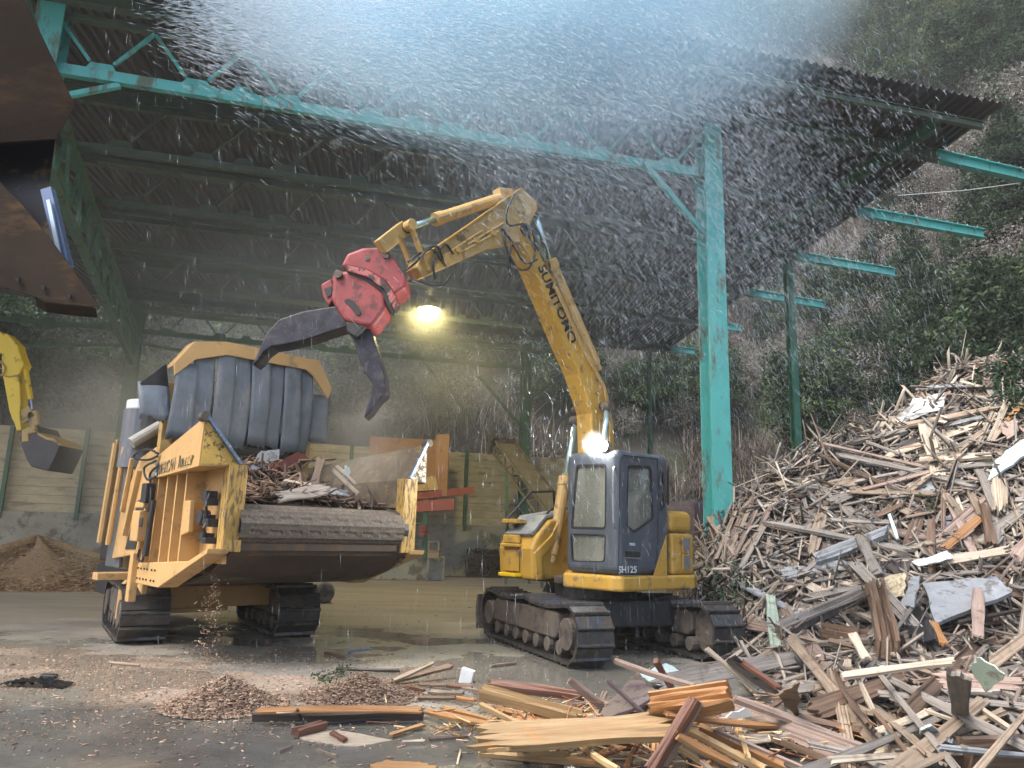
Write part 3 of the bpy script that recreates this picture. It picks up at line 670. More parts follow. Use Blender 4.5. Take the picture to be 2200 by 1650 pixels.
def track_belt(Lc, r, w, ns, sag=0.0, t=.045, grouser=.03):
    """one closed chain of shoes; each shoe has a raised grouser bar"""
    P = oval(Lc, r - t - grouser, .012, sag); P[:, 1] += t + grouser
    d = np.roll(P, -1, 0) - P; s = np.concatenate([[0], np.cumsum(np.linalg.norm(d, axis=1))]); tot = s[-1]
    def at(q):
        q = q % tot; i = min(np.searchsorted(s, q, 'right') - 1, len(P) - 1); f = (q - s[i]) / max(1e-6, s[i + 1] - s[i]); p = P[i] + d[i] * f; tg = nrm(d[i]); return p, V(tg[1], -tg[0])
    prof = [(.0, t * .35), (.03, t), (.10, t + grouser), (.19, t + grouser), (.26, t), (.93, t * .9), (.97, t * .35)]
    mb = MB(); ro, ri = [], []
    for k in range(ns):
        for f, h in prof:
            p, n = at(tot * (k + f) / ns); ro.append(p + n * h); ri.append(p)
    n = len(ro)
    for y in (-w / 2, w / 2): mb.v += [(p[0], y, p[1]) for p in ro]
    for y in (-w / 2, w / 2): mb.v += [(p[0], y, p[1]) for p in ri]
    for i in range(n):
        j = (i + 1) % n
        for f in ((i, j, n + j, n + i), (2 * n + i, 3 * n + i, 3 * n + j, 2 * n + j), (i, 2 * n + i, 2 * n + j, j), (n + i, n + j, 3 * n + j, 3 * n + i)): mb.f.append(list(f)); mb.mi.append(0)
    return mb
def disc(mb, x, y0, y1, z, r, n=20): return mb.tube([(x, y0, z), (x, y1, z)], r, n)
def crawler(root, A, B, yc, w, Lc, r, ns, side, sag=0.0, rollers=6, box=(.30, .66)):
    """one crawler: belt, frame, rollers and wheels (A = its frame, B = the machine's frame)"""
    mb = track_belt(Lc, r, w, ns, sag); mb.v = [(x, y + yc, z) for x, y, z in mb.v]; refr(mb, A, B).build('track_belt', m_steel, root)
    f = MB(); o = side * w * .30
    f.prism([(-Lc * .92, yc - o, box[0]), (Lc * .72, yc - o, box[0]), (Lc * .80, yc - o, box[0] + .08), (Lc * .80, yc - o, box[1] - .03), (Lc * .72, yc - o, box[1]), (-Lc * .80, yc - o, box[1]), (-Lc * .92, yc - o, box[1] - .1)], (0, 2.45 * o, 0))
    fr = refr(f, A, B).build('track_frame', m_mud, root, .02)
    for k in range(rollers):
        x = -Lc * .80 + 1.6 * Lc * k / (rollers - 1); mb = MB(); disc(mb, x, yc - w * .42, yc + w * .42, .20, .095, 12); refr(mb, A, B).build('roller', m_mud, fr, .01)
    for nm, x, rr in (('sprocket', Lc, r * .80), ('idler_wheel', -Lc, r * .74)):
        mb = MB(); disc(mb, x, yc - w * .16, yc + w * .16, r, rr, 26); disc(mb, x, yc - side * w * .2, yc + side * w * .50, r, rr * .62, 24); refr(mb, A, B).build(nm, m_mud, fr, .012)
    mb = MB(); disc(mb, 0, yc - w * .3, yc + w * .3, 2 * r - .19 - sag * .0, .06, 10); refr(mb, A, B).build('carrier_roller', m_mud, fr)
    return fr

# ================================================================== shredder (horizontal grinder)
G = Frame((-2.295, 9.6), 42.0)
gr = thing('horizontal_shredder', 'tan yellow tracked wood shredder with open hopper and hanging rubber curtain', 'shredder', (*G.o[:2], 0), G.a)
GT = Frame(G.wor((0, 0, 0))[:2], 42 + 90)      # track frame: x away from the viewer
for yc, sd_ in ((1.22, 1), (-1.33, -1)):
    fc = atG((300, 1382)) if yc > 0 else atG((628, 1370)); ta = math.radians(32 + 90); A = Frame(fc[:2] + 1.08 * np.array([math.cos(ta), math.sin(ta)]), 32 + 90); crawler(gr, A, G, 0.0, .62, 1.0, .40, 32, sd_, sag=.02, rollers=5)
mb = MB(); mb.bb((-.98, 3.25, .42), (1.22, 3.45, .74)); mb.bb((-.98, 3.2, .36), (.2, 3.5, .42)); mb.build('cross_beam', m_gyel, gr, .012)
mb = MB(); mb.bb((-.9, 3.5, .45), (.95, 6.4, .95)); mb.build('chassis', m_dark, gr, .02)
mb = MB(); mb.prism([(-1.35, 3.15, .30), (-1.05, 3.15, .30), (-1.0, 3.15, .74), (-1.2, 3.15, .95), (-1.35, 3.15, .74)], (0, .25, 0)); mb.build('track_bracket', m_gyel, gr, .01)
mb = MB(); mb.bb((-1.75, 3.0, .86), (-1.0, 3.25, .96)); mb.build('step_bar', m_gyel, gr, .01)
# hopper walls
for s, nm in ((-1, 'side_wall'), (1, 'side_wall')):
    q = 1.19 if s < 0 else 1.24
    mb = MB(); mb.bb((s * (q + .02), .1, 1.2), (s * (q - .03), 4.4, 2.32)); wl = mb.build(nm, m_gyel if s < 0 else m_scr, gr)
    for k, yy in enumerate((.86, 1.2, 1.55, 1.9, 2.25)):
        mb = MB(); mb.bb((s * (q + .02), yy - .02, 1.12), (s * (q + .25), yy + .02, 2.28)); mb.build('rib', m_gyel, wl)
    mb = MB(); mb.bb((s * (q - .12), -.06, 1.34), (s * (q + .10), .12, 2.33)); mb.build('front_post', m_worn, gr, .01)
    mb = MB(); mb.prism([(s * (q + .26), y, z) for y, z in ((2.35, 1.12), (.5, 1.22), (-.07, 1.38), (-.05, 1.32), (1.43, .86), (2.35, .86))], (-s * .24, 0, 0)); fl = mb.build('lower_flange', m_gyel, gr, .01)
    for y in (1.65, 1.95, 2.2):
        mb = MB()
        for dy in (-.06, .06):
            for z in (.93, 1.06): mb.tube([(s * (q + .26), y + dy, z), (s * (q + .275), y + dy, z)], .014, 6)
        mb.build('bolt_plate', m_dark, fl)
    pk = 1.62 if s < 0 else 1.50
    rings = [[(s * (pk + .01), -.02, 2.28), (s * pk, -.02, 2.84), (s * (q - .03), -.02, 2.32)], [(s * (q + .27), 2.05, 2.23), (s * (q + .27), 2.05, 2.52), (s * (q - .02), 2.05, 2.30)]]
    if s > 0: rings[1] = [(s * (q + .2), 4.3, 2.25), (s * (q + .2), 4.3, 2.62), (s * (q - .02), 4.3, 2.30)]
    mb = MB(); mb.loft([[np.array(p) for p in r] for r in rings]); mb.mi = [0] * len(mb.mi)
    wg = mb.build('flared_wing', m_gyel if s < 0 else m_scr, gr, .006)
    mb = MB(); mb.prism([(s * (pk - .01), -.032, 2.30), (s * (pk - .02), -.032, 2.82), (s * (q + .02), -.032, 2.33)], (0, .01, 0)); mb.build('front_gusset', M('chipped_yellow', (.58, .38, .09), .5, dirt=((.04, .03, .02), .33, 14)) if s < 0 else M('speckled_edge_plate', (.50, .45, .36), .5, dirt=((.10, .08, .05), .5, 18)), wg)
    mb = MB(); mb.tube([(s * pk, -.07, 2.85), (s * pk, .05, 2.84)], .055, 14); mb.build('top_pipe', m_mud, wg)
    mb = MB(); mb.beam((s * (pk - .03), -.05, 2.84), (s * (q - .03), -.05, 2.34), .035, .05, up=(0, 1, 0)); mb.build('wear_bar', M('blue_steel_bar', (.22, .30, .45), .25, .5, var=.3, dirt=((.6, .6, .6), .25, 20)), wg)
text_mesh('STERCAN  Vermeer', .20, (-1.488, 1.80, 2.275), (-.145, -1.72, .06), (0, -.1, 1), M('worn_black_lettering', (.085, .075, .075), .6, dirt=((.55, .36, .12), .42, 20, (1, 1, .12))), gr, sx=.94)
mb = MB(); mb.prism([(-1.473, 2.0, 2.25), (-1.493, 1.83, 2.26), (-1.493, 1.83, 2.44), (-1.473, 2.0, 2.40)], (-.004, 0, 0)); mb.build('logo_patch', M('teal_decal', (.16, .30, .30), .5), gr)
mb = MB(); c_ = V(-1.492, 1.93, 2.33); mb.prism([c_ + V(0, (.075 if k % 2 == 0 else .028) * math.sin(k * math.pi / 5), (.075 if k % 2 == 0 else .028) * math.cos(k * math.pi / 5)) for k in range(10)], (-.005, 0, 0)); mb.build('logo_star', m_white, gr)
# infeed belt, pan
def infeed():
    P = [(4.2, 2.02)]; 
    for k in range(60): P.append((4.2 - 4.1 * k / 60, 2.02 - .14 * k / 60))
    c = V(.12, 1.64)
    for k in range(26): t = math.pi / 2 + math.pi * 1.05 * k / 25; P.append((c[0] + .245 * math.cos(t), c[1] + .245 * math.sin(t)))
    P += [(1.0, 1.45), (4.2, 1.5)]
    rows = []; xsn = np.linspace(-1.12, 1.12, 91)
    for i, (y, z) in enumerate(P):
        row = []
        for j, x in enumerate(xsn):
            bump = .0
            if 1 < i < 110: bump = -.012 if (i % 5 == 0 and (j + 5 * (i // 5 % 2)) % 10 < 6) else (.010 if i % 5 == 2 else 0)
            n = V(0, 1) if i <= 60 else nrm(V(y, z) - c)
            row.append((x, y + n[0] * bump, z + n[1] * bump))
        rows.append(row)
    mb = MB(); mb.loft(rows, caps=False, closed=False); return mb
infeed().build('infeed_belt', m_belt, gr)
for s in (-1, 1): mb = MB(); disc(mb, 0, 0, .1, 0, .2); mb.v = [(s * 1.12 + y, .12 + x, 1.64 + z) for x, y, z in mb.v]; mb.build('drum_end', m_dark, gr)
mb = MB(); mb.loft([[(-1.16, y, z), (1.30, y, z), (1.30, y + .02, z + .03), (-1.16, y + .02, z + .03)] for y, z in ((-.02, 1.40), (.03, 1.30), (.5, 1.08), (1.0, .95), (1.5, .88), (2.6, .86))]); mb.build('bottom_pan', m_pan, gr)
mb = MB(); mb.bb((-1.12, -.02, 1.36), (1.2, .02, 1.56)); mb.build('front_scraper', m_pan, gr)
# hydraulic fittings on the left front
hy = MB()
for (y, z, s_) in ((.36, 1.98, .10), (.30, 1.90, .08), (.36, 1.70, .11), (.22, 1.66, .09), (.33, 1.50, .09), (.22, 1.46, .07)): hy.box((-1.33, y, z), (.14, s_ * 1.5, s_))
hy.tube([(-1.42, .40, 1.72), (-1.30, .40, 1.72)], .09, 14); hy.tube([(-1.36, .28, 2.0), (-1.40, .25, 1.85), (-1.36, .28, 1.7)], .02, 6); hy.tube([(-1.36, .24, 1.7), (-1.42, .2, 1.6), (-1.36, .26, 1.5)], .02, 6)
hy.build('hydraulic_motor', m_dark, gr, .01)
mb = MB(); mb.prism([(-1.44, .62, 1.55), (-1.44, .86, 1.50), (-1.44, .84, 1.92), (-1.44, .66, 1.92)], (.06, 0, 0)); mb.build('cover_plate', m_gyel, gr, .01)
# bolted plate behind the ribs
mb = MB(); mb.prism([(-1.32, y, z) for y, z in ((2.35, 2.35), (2.6, 2.35), (2.75, 1.9), (2.85, .85), (2.45, .7), (2.35, .9))], (.06, 0, 0)); pl_ = mb.build('bolted_plate', m_gyel, gr, .01)
for k in range(10):
    z = 2.2 - k * .15; mb = MB(); mb.tube([(-1.33, 2.52 + .025 * k, z), (-1.39, 2.52 + .025 * k, z)], .038, 8); mb.build('bolt', m_mud, pl_, .008)
mb = MB(); mb.bb((-1.52, 2.32, .62), (-1.42, 2.46, 1.25)); mb.build('side_strap', m_gyel, gr, .01)
# mill housing, engine house and the clutter on the left
mb = MB(); mb.bb((-1.12, 2.7, .95), (1.12, 4.7, 2.5)); mb.build('mill_housing', m_gyel, gr, .03)
mb = MB(); mb.bb((-.95, 4.75, 1.0), (1.2, 6.2, 2.9)); mb.build('engine_house', m_dark, gr, .05)
mb = MB(); mb.prism([(-1.36, 3.5, 1.0), (-1.36, 4.2, 1.0), (-1.36, 4.05, 3.0), (-1.36, 3.6, 3.0)], (.06, 0, 0)); mb.build('engine_door', M('dark_door', (.10, .11, .12), .4), gr, .01)
def lpx(p, x): return G.onx(p, x)
mb = MB()
for a, b, w in (((258, 945), (222, 1165), .10), ((284, 985), (262, 1100), .06), ((300, 1010), (268, 1150), .08), ((330, 1040), (300, 1190), .07)):
    A_ = lpx(a, -1.45); B_ = lpx(b, -1.45); mb.beam(A_, B_, .06, w, up=(1, 0, 0))
mb.build('side_frame_bar', m_gyel, gr, .01)
mb = MB(); mb.prism([lpx(p, -1.42) for p in ((300, 985), (335, 960), (336, 1000), (318, 1070), (296, 1190), (240, 1200), (262, 1080))], (.05, 0, 0)); mb.build('side_panel', m_gyel, gr, .01)
mb = MB(); mb.prism([lpx(p, -1.43) for p in ((296, 1075), (312, 1070), (290, 1180), (268, 1180))], (.012, 0, 0)); mb.build('panel_opening', m_dark, gr)
mb = MB(); mb.box(lpx((304, 1130), -1.5), (.18, .3, .40)); mb.box(lpx((312, 1085), -1.5), (.16, .34, .08)); mb.build('valve_box', m_gyel, gr, .015)
mb = MB(); mb.box(lpx((303, 1122), -1.6), (.02, .12, .12)); mb.box(lpx((318, 1060), -1.52), (.12, .2, .26)); mb.build('junction_box', m_dark, gr, .01)
mb = MB(); mb.tube([lpx((330, 1075), -1.5), lpx((312, 1195), -1.5)], .035, 10); mb.build('hydraulic_cylinder', m_hose, gr)
mb = MB(); mb.tube([lpx((250, 952), -1.5), lpx((215, 1165), -1.5)], .05, 8); mb.tube([lpx((268, 960), -1.5), lpx((232, 1170), -1.5)], .04, 8); mb.build('guard_rail', m_gyel, gr)
for pts in (((340, 975), (318, 965), (292, 975), (290, 985), (318, 988), (338, 980)), ((340, 1000), (322, 1020), (325, 1060), (318, 1100)), ((300, 1180), (296, 1200), (306, 1205), (308, 1185)), ((335, 990), (310, 1005), (316, 1030), (334, 1025))):
    hb = MB(); hb.tube(catmull([lpx(p, -1.52) for p in pts], 5), .016, 6); hb.build('hose', m_hose, gr)
mb = MB(); c = G.ony((305, 900), 3.5); mb.tube([c + V(0, 0, -.75), c + V(0, 0, .12)], .26, 20); mb.build('air_filter', M('filter_grey', (.13, .14, .16), .4), gr)
mb = MB(); mb.tube([c + V(0, 0, .12), c + V(0, 0, .27)], .235, 20); mb.build('filter_cap', m_white, gr, .02)
mb = MB(); mb.tube([G.ony((282, 952), 3.2), G.ony((345, 915), 3.2)], .085, 12); mb.build('exhaust_pipe', M('pale_pipe', (.42, .41, .38), .6), gr)
mb = MB(); a = G.ony((352, 960), 2.9); mb.beam(a + V(0, 0, -.5), a + V(0, 0, .95), .14, .16, up=(1, 0, 0)); a = G.ony((368, 960), 3.0); mb.beam(a + V(0, 0, -.4), a + V(0, 0, .9), .16, .06, up=(1, 0, 0)); mb.build('hood_post', m_yel2, gr, .01)
for xx in (1.15,): mb = MB(); mb.beam((xx, 3.0, 2.3), (xx, 3.0, 3.9), .14, .14, up=(1, 0, 0)); mb.build('hood_post', m_yel2, gr, .01)
# hood with rubber curtain
ho_o = [(-1.32, 3.90), (-1.30, 3.78), (-1.06, 4.10) , (-.55, 4.28)]
hd = MB(); Y0, Y1 = 2.45, 2.75
outer = [(-1.24, 3.92), (-1.00, 4.28), (-.52, 4.37), (.80, 4.35), (1.02, 4.35), (1.29, 3.92)]; inner = [(-1.22, 3.74), (-.95, 4.02), (-.50, 4.17), (.80, 4.16), (.93, 4.08), (1.23, 3.74)]
ring = outer + inner[::-1]
hd.prism([(x, Y0, z) for x, z in ring], (0, .05, 0)); hd.loft([[(x, Y0 + .05, z) for x, z in outer] + [(x, Y0 + .05, z - .04) for x, z in outer[::-1]], [(x, Y1, z) for x, z in outer] + [(x, Y1, z - .04) for x, z in outer[::-1]]])
hood = hd.build('hood', m_gyel, gr, .008)
random.seed(11)
def flap(x0, x1, zt, zb, y0, bow, lean, ragged=False, m=m_rub):
    rows = []
    for k in range(9):
        t = k / 8; z = zt + (zb - zt) * t; y = y0 - bow * math.sin(math.pi * t * .8) + lean * t; row = []
        for j in range(7):
            u = j / 6; x = x0 + (x1 - x0) * u + .02 * math.sin(3 * t + x0 * 9); row.append((x, y + .004 * (2 * u - 1) ** 2 + .010 * math.sin(5 * t + 4 * u + x0 * 7), z + (random.uniform(-.05, .05) if ragged and k == 8 else 0)))
        rows.append(row)
    mb = MB(); mb.loft(rows, caps=False, closed=False); o = mb.build('rubber_flap', m, gr, smooth=True)
    s = o.modifiers.new('thick', 'SOLIDIFY'); s.thickness = .025; return o
xb = [-1.22, -.93, -.64, -.36, -.08, .20, .47, .74, .93]
for k in range(8):
    zt = np.interp((xb[k] + xb[k + 1]) / 2, [p[0] for p in inner], [p[1] for p in inner]); flap(xb[k] + .005, xb[k + 1] + .03 - .012 * (k % 3), zt + .06, 2.82 + .02 * (k % 3) - .03 * (k > 4), 2.52 + .035 * (k % 2), .10, .05, True)
flap(-1.62, -1.20, 3.60, 3.10, 2.66, .05, -.12, True); flap(1.0, 1.32, 3.80, 3.02, 2.60, .05, .0, False)
mb = MB(); mb.prism([(-1.62, 2.62, 3.58), (-1.30, 2.62, 3.92), (-1.18, 2.62, 3.35), (-1.25, 2.62, 3.05)], (0, .02, 0)); mb.build('torn_flap', m_blk, gr)
mb = MB(); mb.bb((-.75, 2.62, 2.70), (.9, 2.68, 3.1)); mb.build('inner_flap', m_blk, gr)
# ================================================================== yellow excavator with grapple
E_ = Frame((1.36, 11.9), 220.0); T_ = Frame((1.40, 11.75), math.degrees(math.atan2(-.93, .365)))
ex = thing('excavator', 'yellow excavator with dark slate cab and a red grapple raised on its arm', 'excavator', (*E_.o[:2], 0), E_.a)
for yc, sd_ in ((-1.0, -1), (1.0, 1)): crawler(ex, T_, E_, yc, .50, 1.42, .40, 43, sd_, sag=.06, rollers=7, box=(.30, .64))
mb = MB(); mb.bb((-.75, -.8, .38), (.75, .8, .74)); refr(mb, T_, E_).build('car_body', m_dark, ex, .03)
mb = MB(); mb.tube([(0, 0, .72), (0, 0, .92)], .62, 30); mb.build('swing_ring', m_dark, ex)
mb = MB(); mb.loft([[(-1.80 - .06 * math.sin(math.pi * t), y, .08 + .55 * t) for y in (-1.24, 1.24)] + [(-1.72 - .06 * math.sin(math.pi * t), y, .08 + .55 * t) for y in (1.24, -1.24)] for t in np.linspace(0, 1, 6)]); mb.v = [(x - .22, y, z) for x, y, z in mb.v]; refr(mb, T_, E_).build('dozer_blade', m_mud, ex)
mb = MB(); mb.bb((-2.0, -.62, .35), (-.7, -.48, .5)); mb.bb((-2.0, .48, .35), (-.7, .62, .5)); mb.prism([(-1.55, -.25, .7), (-.7, -.25, .7), (-.9, -.25, .97), (-1.25, -.25, 1.0)], (0, .5, 0)); refr(mb, T_, E_).build('blade_arm', m_dark, ex)
# upper structure
def plan(pts, z0, z1, name, m, par=ex, bev=.03): mb = MB(); mb.prism([(x, y, z0) for x, y in pts], (0, 0, z1 - z0)); return mb.build(name, m, par, bev, seg=3)
plan([(.89, .18), (.89, 1.12), (.78, 1.25), (-.78, 1.25), (-1.06, 1.10), (-1.25, .7), (-1.30, .2), (-1.30, -.4), (-1.1, -.95), (-.7, -1.22), (.3, -1.22), (.3, .18)], .90, 1.11, 'platform_skirt', m_yel, bev=.04)
plan([(.3, -.32), (.3, .18), (.7, .18), (.7, -.2)], .92, 1.05, 'boom_deck', m_mud)
rear = [(-.30, .22), (-.30, 1.225), (-.80, 1.205), (-1.03, 1.05), (-1.19, .66), (-1.24, .2), (-1.24, -.4), (-1.04, -.93), (-.66, -1.18), (-.30, -1.18)]
plan(rear, 1.115, 1.70, 'engine_cover', m_yel, bev=.05)
plan([(x * (.97 if x < -.4 else 1), y * .985) for x, y in rear], 1.715, 2.03, 'counterweight_hood', m_yel, bev=.09)
def side_pts(ps, y=1.235): return [E_.ony(p, y) for p in ps]
def on_y(ps, y, th, name, m, par): mb = MB(); mb.prism(side_pts(ps, y), (0, th, 0)); return mb.build(name, m, par)
def on_x(ps, x, th, name, m, par): mb = MB(); mb.prism([E_.onx(p, x) for p in ps], (th, 0, 0)); return mb.build(name, m, par)
vents = []
for zc in (1.54, 1.29):
    R_ = Frame((-.62, 1.214), 2.5)      # the chamfered corner of the cover
    mb = MB(); fr_ = MB()
    for h, d, b_ in ((.115, .012, fr_), (.095, .02, mb)): b_.prism([R_.wor((-h * .85, d, zc - h)), R_.wor((h * .85, d, zc - h)), R_.wor((h * .85, d, zc + h)), R_.wor((-h * .85, d, zc + h))], R_.y * .012)
    v0 = fr_.build('vent_frame', m_yel, ex); mb.build('vent_grille', M('vent_mesh', (.20, .19, .19), .7, var=.35, scale=60), v0)
# cab: hollow shell with window openings
cb = MB(); cb.bb((-.27, .19, 1.115), (.86, 1.225, 2.83)); cab = cb.build('cab', m_cab, ex, .11, seg=5)
bpy.context.view_layer.update(); me = bpy.data.meshes.new_from_object(cab.evaluated_get(bpy.context.evaluated_depsgraph_get())); cab.modifiers.clear(); cab.data = me
def cutter(mb): o = mb.build('cut', None, ex); return o
boolean(cab, cutter(MB().bb((-.21, .25, 1.16), (.80, 1.165, 2.77))))
def rnd_poly(pts, r):
    """round the corners of a polygon"""
    out = []; n = len(pts)
    for i in range(n):
        p = np.array(pts[i]); a = nrm(np.array(pts[i - 1]) - p); b = nrm(np.array(pts[(i + 1) % n]) - p)
        for t in (0, .35, .65, 1): q0 = p + a * r; q1 = p + b * r; out.append((1 - t) ** 2 * q0 + 2 * t * (1 - t) * p + t * t * q1)
    return out
fw_hi = rnd_poly([E_.onx(p, .86) for p in ((1238, 998), (1303, 996), (1302, 1138), (1226, 1136))], .05)
fw_lo = rnd_poly([E_.onx(p, .86) for p in ((1225, 1146), (1302, 1148), (1300, 1208), (1228, 1206))], .06)
dw = rnd_poly([E_.ony(p, 1.225) for p in ((1349, 999), (1400, 1001), (1404, 1115), (1362, 1146), (1346, 1132))], .05)
qw = rnd_poly([E_.ony(p, 1.225) for p in ((1417, 1010), (1425, 1010), (1426, 1090), (1419, 1100))], .02)
rw = [V(-.05, .19, 1.62), V(.72, .19, 1.62), V(.72, .19, 2.68), V(-.05, .19, 2.68)]; bw = [V(-.27, .38, 1.95), V(-.27, 1.03, 1.95), V(-.27, 1.03, 2.65), V(-.27, .38, 2.65)]
for w_, n_ in ((fw_hi, V(1, 0, 0)), (fw_lo, V(1, 0, 0)), (dw, V(0, 1, 0)), (qw, V(0, 1, 0)), (rw, V(0, 1, 0)), (bw, V(1, 0, 0))):
    boolean(cab, cutter(MB().prism([p - n_ * .2 for p in w_], n_ * .4)))
for w_, n_, nm in ((fw_hi, V(1, 0, 0), 'upper_front_window'), (fw_lo, V(1, 0, 0), 'lower_front_window'), (dw, V(0, 1, 0), 'door_window'), (qw, V(0, 1, 0), 'quarter_window'), (rw, V(0, -1, 0), 'right_window'), (bw, V(-1, 0, 0), 'rear_window')):
    c = sum(w_) / len(w_); P = [c + (p - c) * 1.01 - n_ * .03 for p in w_]
    MB().prism(P, n_ * .006).build(nm, m_glass, cab)
    F_ = MB(); a = [c + (p - c) * 1.0 + n_ * .004 for p in w_]; b = [c + (p - c) * .93 + n_ * .004 for p in w_]; n = len(a)
    F_.loft([a, b, [p - n_ * .03 for p in b]], caps=False); F_.build('window_seal', m_blk, cab)
# door seam, pillar, handle, rail, lettering
mb = MB(); sm = [E_.ony(p, 1.229) for p in ((1333, 985), (1340, 978), (1412, 985), (1415, 1060), (1412, 1190), (1404, 1236))]; mb.tube(sm, .007, 5); sm2 = [E_.ony(p, 1.229) for p in ((1333, 985), (1331, 1120), (1328, 1238))]; mb.tube(sm2, .007, 5); mb.build('door_seam', m_blk, cab)
mb = MB(); mb.prism([E_.ony(p, 1.226) for p in ((1343, 1184), (1375, 1186), (1375, 1199), (1343, 1197))], (0, .004, 0)); hd_ = mb.build('door_handle', m_dark, cab)
mb = MB(); mb.beam(E_.ony((1344, 1198), 1.24), E_.ony((1375, 1199.5), 1.24), .02, .012); mb.build('handle_lip', m_grey, hd_)
mb = MB(); mb.tube(catmull([V(.87, 1.20, 1.75), V(.94, 1.22, 1.80), V(.95, 1.22, 2.2), V(.94, 1.22, 2.50), V(.86, 1.16, 2.58)], 5), .016, 8); mb.build('grab_rail', m_grey, cab, smooth=True)
text_mesh('SH125', .125, E_.ony((1328, 1231), 1.2265), (-1, 0, 0), (0, 0, 1), m_decalw, cab, thick=.002, sx=1.15)
text_mesh('7055', .05, E_.ony((1352, 1172), 1.2265), (-1, 0, 0), (0, 0, 1), m_white, cab, thick=.002, sx=1.2)
mb = MB(); mb.beam(E_.ony((1328, 1235), 1.2272), E_.ony((1372, 1237), 1.2272), .003, .018, up=(0, 1, 0)); mb.build('label_strip', m_decalw, cab)
mb = MB(); mb.prism([E_.ony(p, 1.229) for p in ((1403, 1237), (1432, 1238), (1431, 1150))], (0, .01, 0)); mb.build('yellow_rear_corner', m_yel, cab)
mb = MB(); mb.tube([(.88, .98, 2.88), (.80, .98, 2.88)], .08, 16); wlp = mb.build('work_lamp', m_dark, cab)
mb = MB(); mb.tube([(.905, .98, 2.88), (.88, .98, 2.88)], .06, 16); mb.build('lamp_lens', emit('lamp_white', (1.0, .95, .85), 400), wlp)
wl_ = bpy.data.lights.new('work_light', 'SPOT'); wl_.energy = 260; wl_.color = (1, .95, .85); wl_.spot_size = math.radians(120); wl_.spot_blend = .6; wl_.shadow_soft_size = .05
wo = bpy.data.objects.new('work_light', wl_); COL.objects.link(wo); wo.parent = wlp; wo.location = (.93, .98, 2.88); wo.rotation_euler = Vector((1, 0, .0)).to_track_quat('-Z', 'Y').to_euler()
# mirror at the rear left of the cab
mb = MB(); mb.prism([E_.ony(p, 1.30) for p in ((1431, 1000), (1434, 1004), (1434, 1080), (1431, 1088), (1429, 1080), (1429, 1010))], (0, .03, 0)); mb.build('rear_mirror', m_dark, ex)
# seat
mb = MB(); mb.bb((-.02, .5, 1.42), (.45, .95, 1.55)); mb.bb((-.12, .5, 1.5), (0, .95, 2.15)); mb.bb((.0, .44, 1.3), (.3, .52, 1.72)); mb.build('operator_seat', m_dark, cab, .04)
mb = MB(); mb.tube([(.55, .45, 1.15), (.55, .45, 1.75)], .02, 8); mb.tube([(.55, .95, 1.15), (.55, .95, 1.7)], .02, 8); mb.build('control_levers', m_dark, cab)
# right hand tank box
pr_ = [(.95, .96), (.99, 1.42), (.90, 1.60), (.62, 1.86), (.1, 1.96), (-.28, 1.98), (-.28, .96)]
mb = MB(); mb.prism([(x, -1.17, z) for x, z in pr_], (0, .80, 0)); tk = mb.build('tank_box', m_yel, ex, .05, seg=3)
top = [(.92, 1.60), (.64, 1.875), (.1, 1.975), (-.2, 1.99), (-.2, 2.03), (.1, 2.02), (.66, 1.93), (.97, 1.64)]
mb = MB(); mb.prism([(x, -1.05, z) for x, z in top], (0, .62, 0)); mb.build('tread_plate', m_grey, tk, .012)
mb = MB(); mb.bb((.80, -1.06, 1.80), (1.02, -.72, 1.86)); mb.build('upper_step', m_yel, tk, .01)
mb = MB(); mb.bb((.97, -1.02, 1.44), (1.08, -.62, 1.49)); mb.bb((.98, -1.0, 1.08), (1.02, -.65, 1.40)); mb.bb((.97, -1.0, 1.50), (1.04, -.66, 1.62)); mb.build('front_steps', m_yel, tk, .012)
mb = MB(); mb.bb((.96, -1.02, 1.0), (1.10, -.62, 1.05)); mb.build('lower_step', m_yel3, tk, .01)
mb = MB(); mb.prism([(x, -.42, z) for x, z in ((.90, .97), (.96, 1.36), (.62, 1.62), (.38, 1.98), (.1, 2.02), (.05, 1.9), (.3, 1.88), (.5, 1.55), (.8, 1.30), (.78, .97))], (0, .08, 0)); mb.build('side_rib', m_yel, tk, .012)
rail = [E_.onx(p, .80) for p in ((1083, 1145), (1084, 1108))] + [E_.onx(p, .45) for p in ((1105, 1068),)] + [E_.onx(p, .2) for p in ((1137, 1040), (1172, 1043))] + [E_.onx((1174, 1105), .2)]
rail = [V(.86, -1.13, 1.55), V(.84, -1.13, 1.88), V(.35, -1.13, 2.32), V(-.15, -1.13, 2.36), V(-.2, -1.13, 2.0)]
mb = MB(); mb.tube(rail, .022, 8); mb.tube([V(.62, -1.13, 2.08), V(.52, -1.13, 1.9)], .018, 8); mb.build('handrail', m_dark, ex, smooth=True)
# boom (y from -.22 to .12)
under = [(.12, 1.35), (.18, 2.2), (.19, 2.87), (.23, 3.52), (.51, 4.11), (.82, 4.55), (1.52, 5.62), (1.78, 6.0)]
upper = [(1.84, 6.18), (1.74, 6.30), (1.58, 6.18), (1.36, 5.80), (.95, 5.31), (.40, 4.54), (-.13, 3.93), (-.28, 3.40), (-.30, 2.91), (-.22, 2.2), (-.15, 1.35)]
mb = MB(); mb.prism([(x, -.22, z) for x, z in under + upper], (0, .34, 0)); boom = mb.build('boom', m_yel, ex, .012)
for z0 in ((1.0, 4.85, .0), (.60, 4.23, .0)):
    pass
mb = MB(); mb.tube([(1.05, .13, 5.40), (.50, .13, 4.62), (-.05, .13, 3.98), (-.2, .13, 3.5)], .022, 6); mb.tube([(1.10, .16, 5.36), (.53, .16, 4.56), (.0, .16, 3.95), (-.14, .16, 3.45), (-.14, .16, 2.6)], .016, 6); mb.build('boom_pipes', m_yel2, boom)
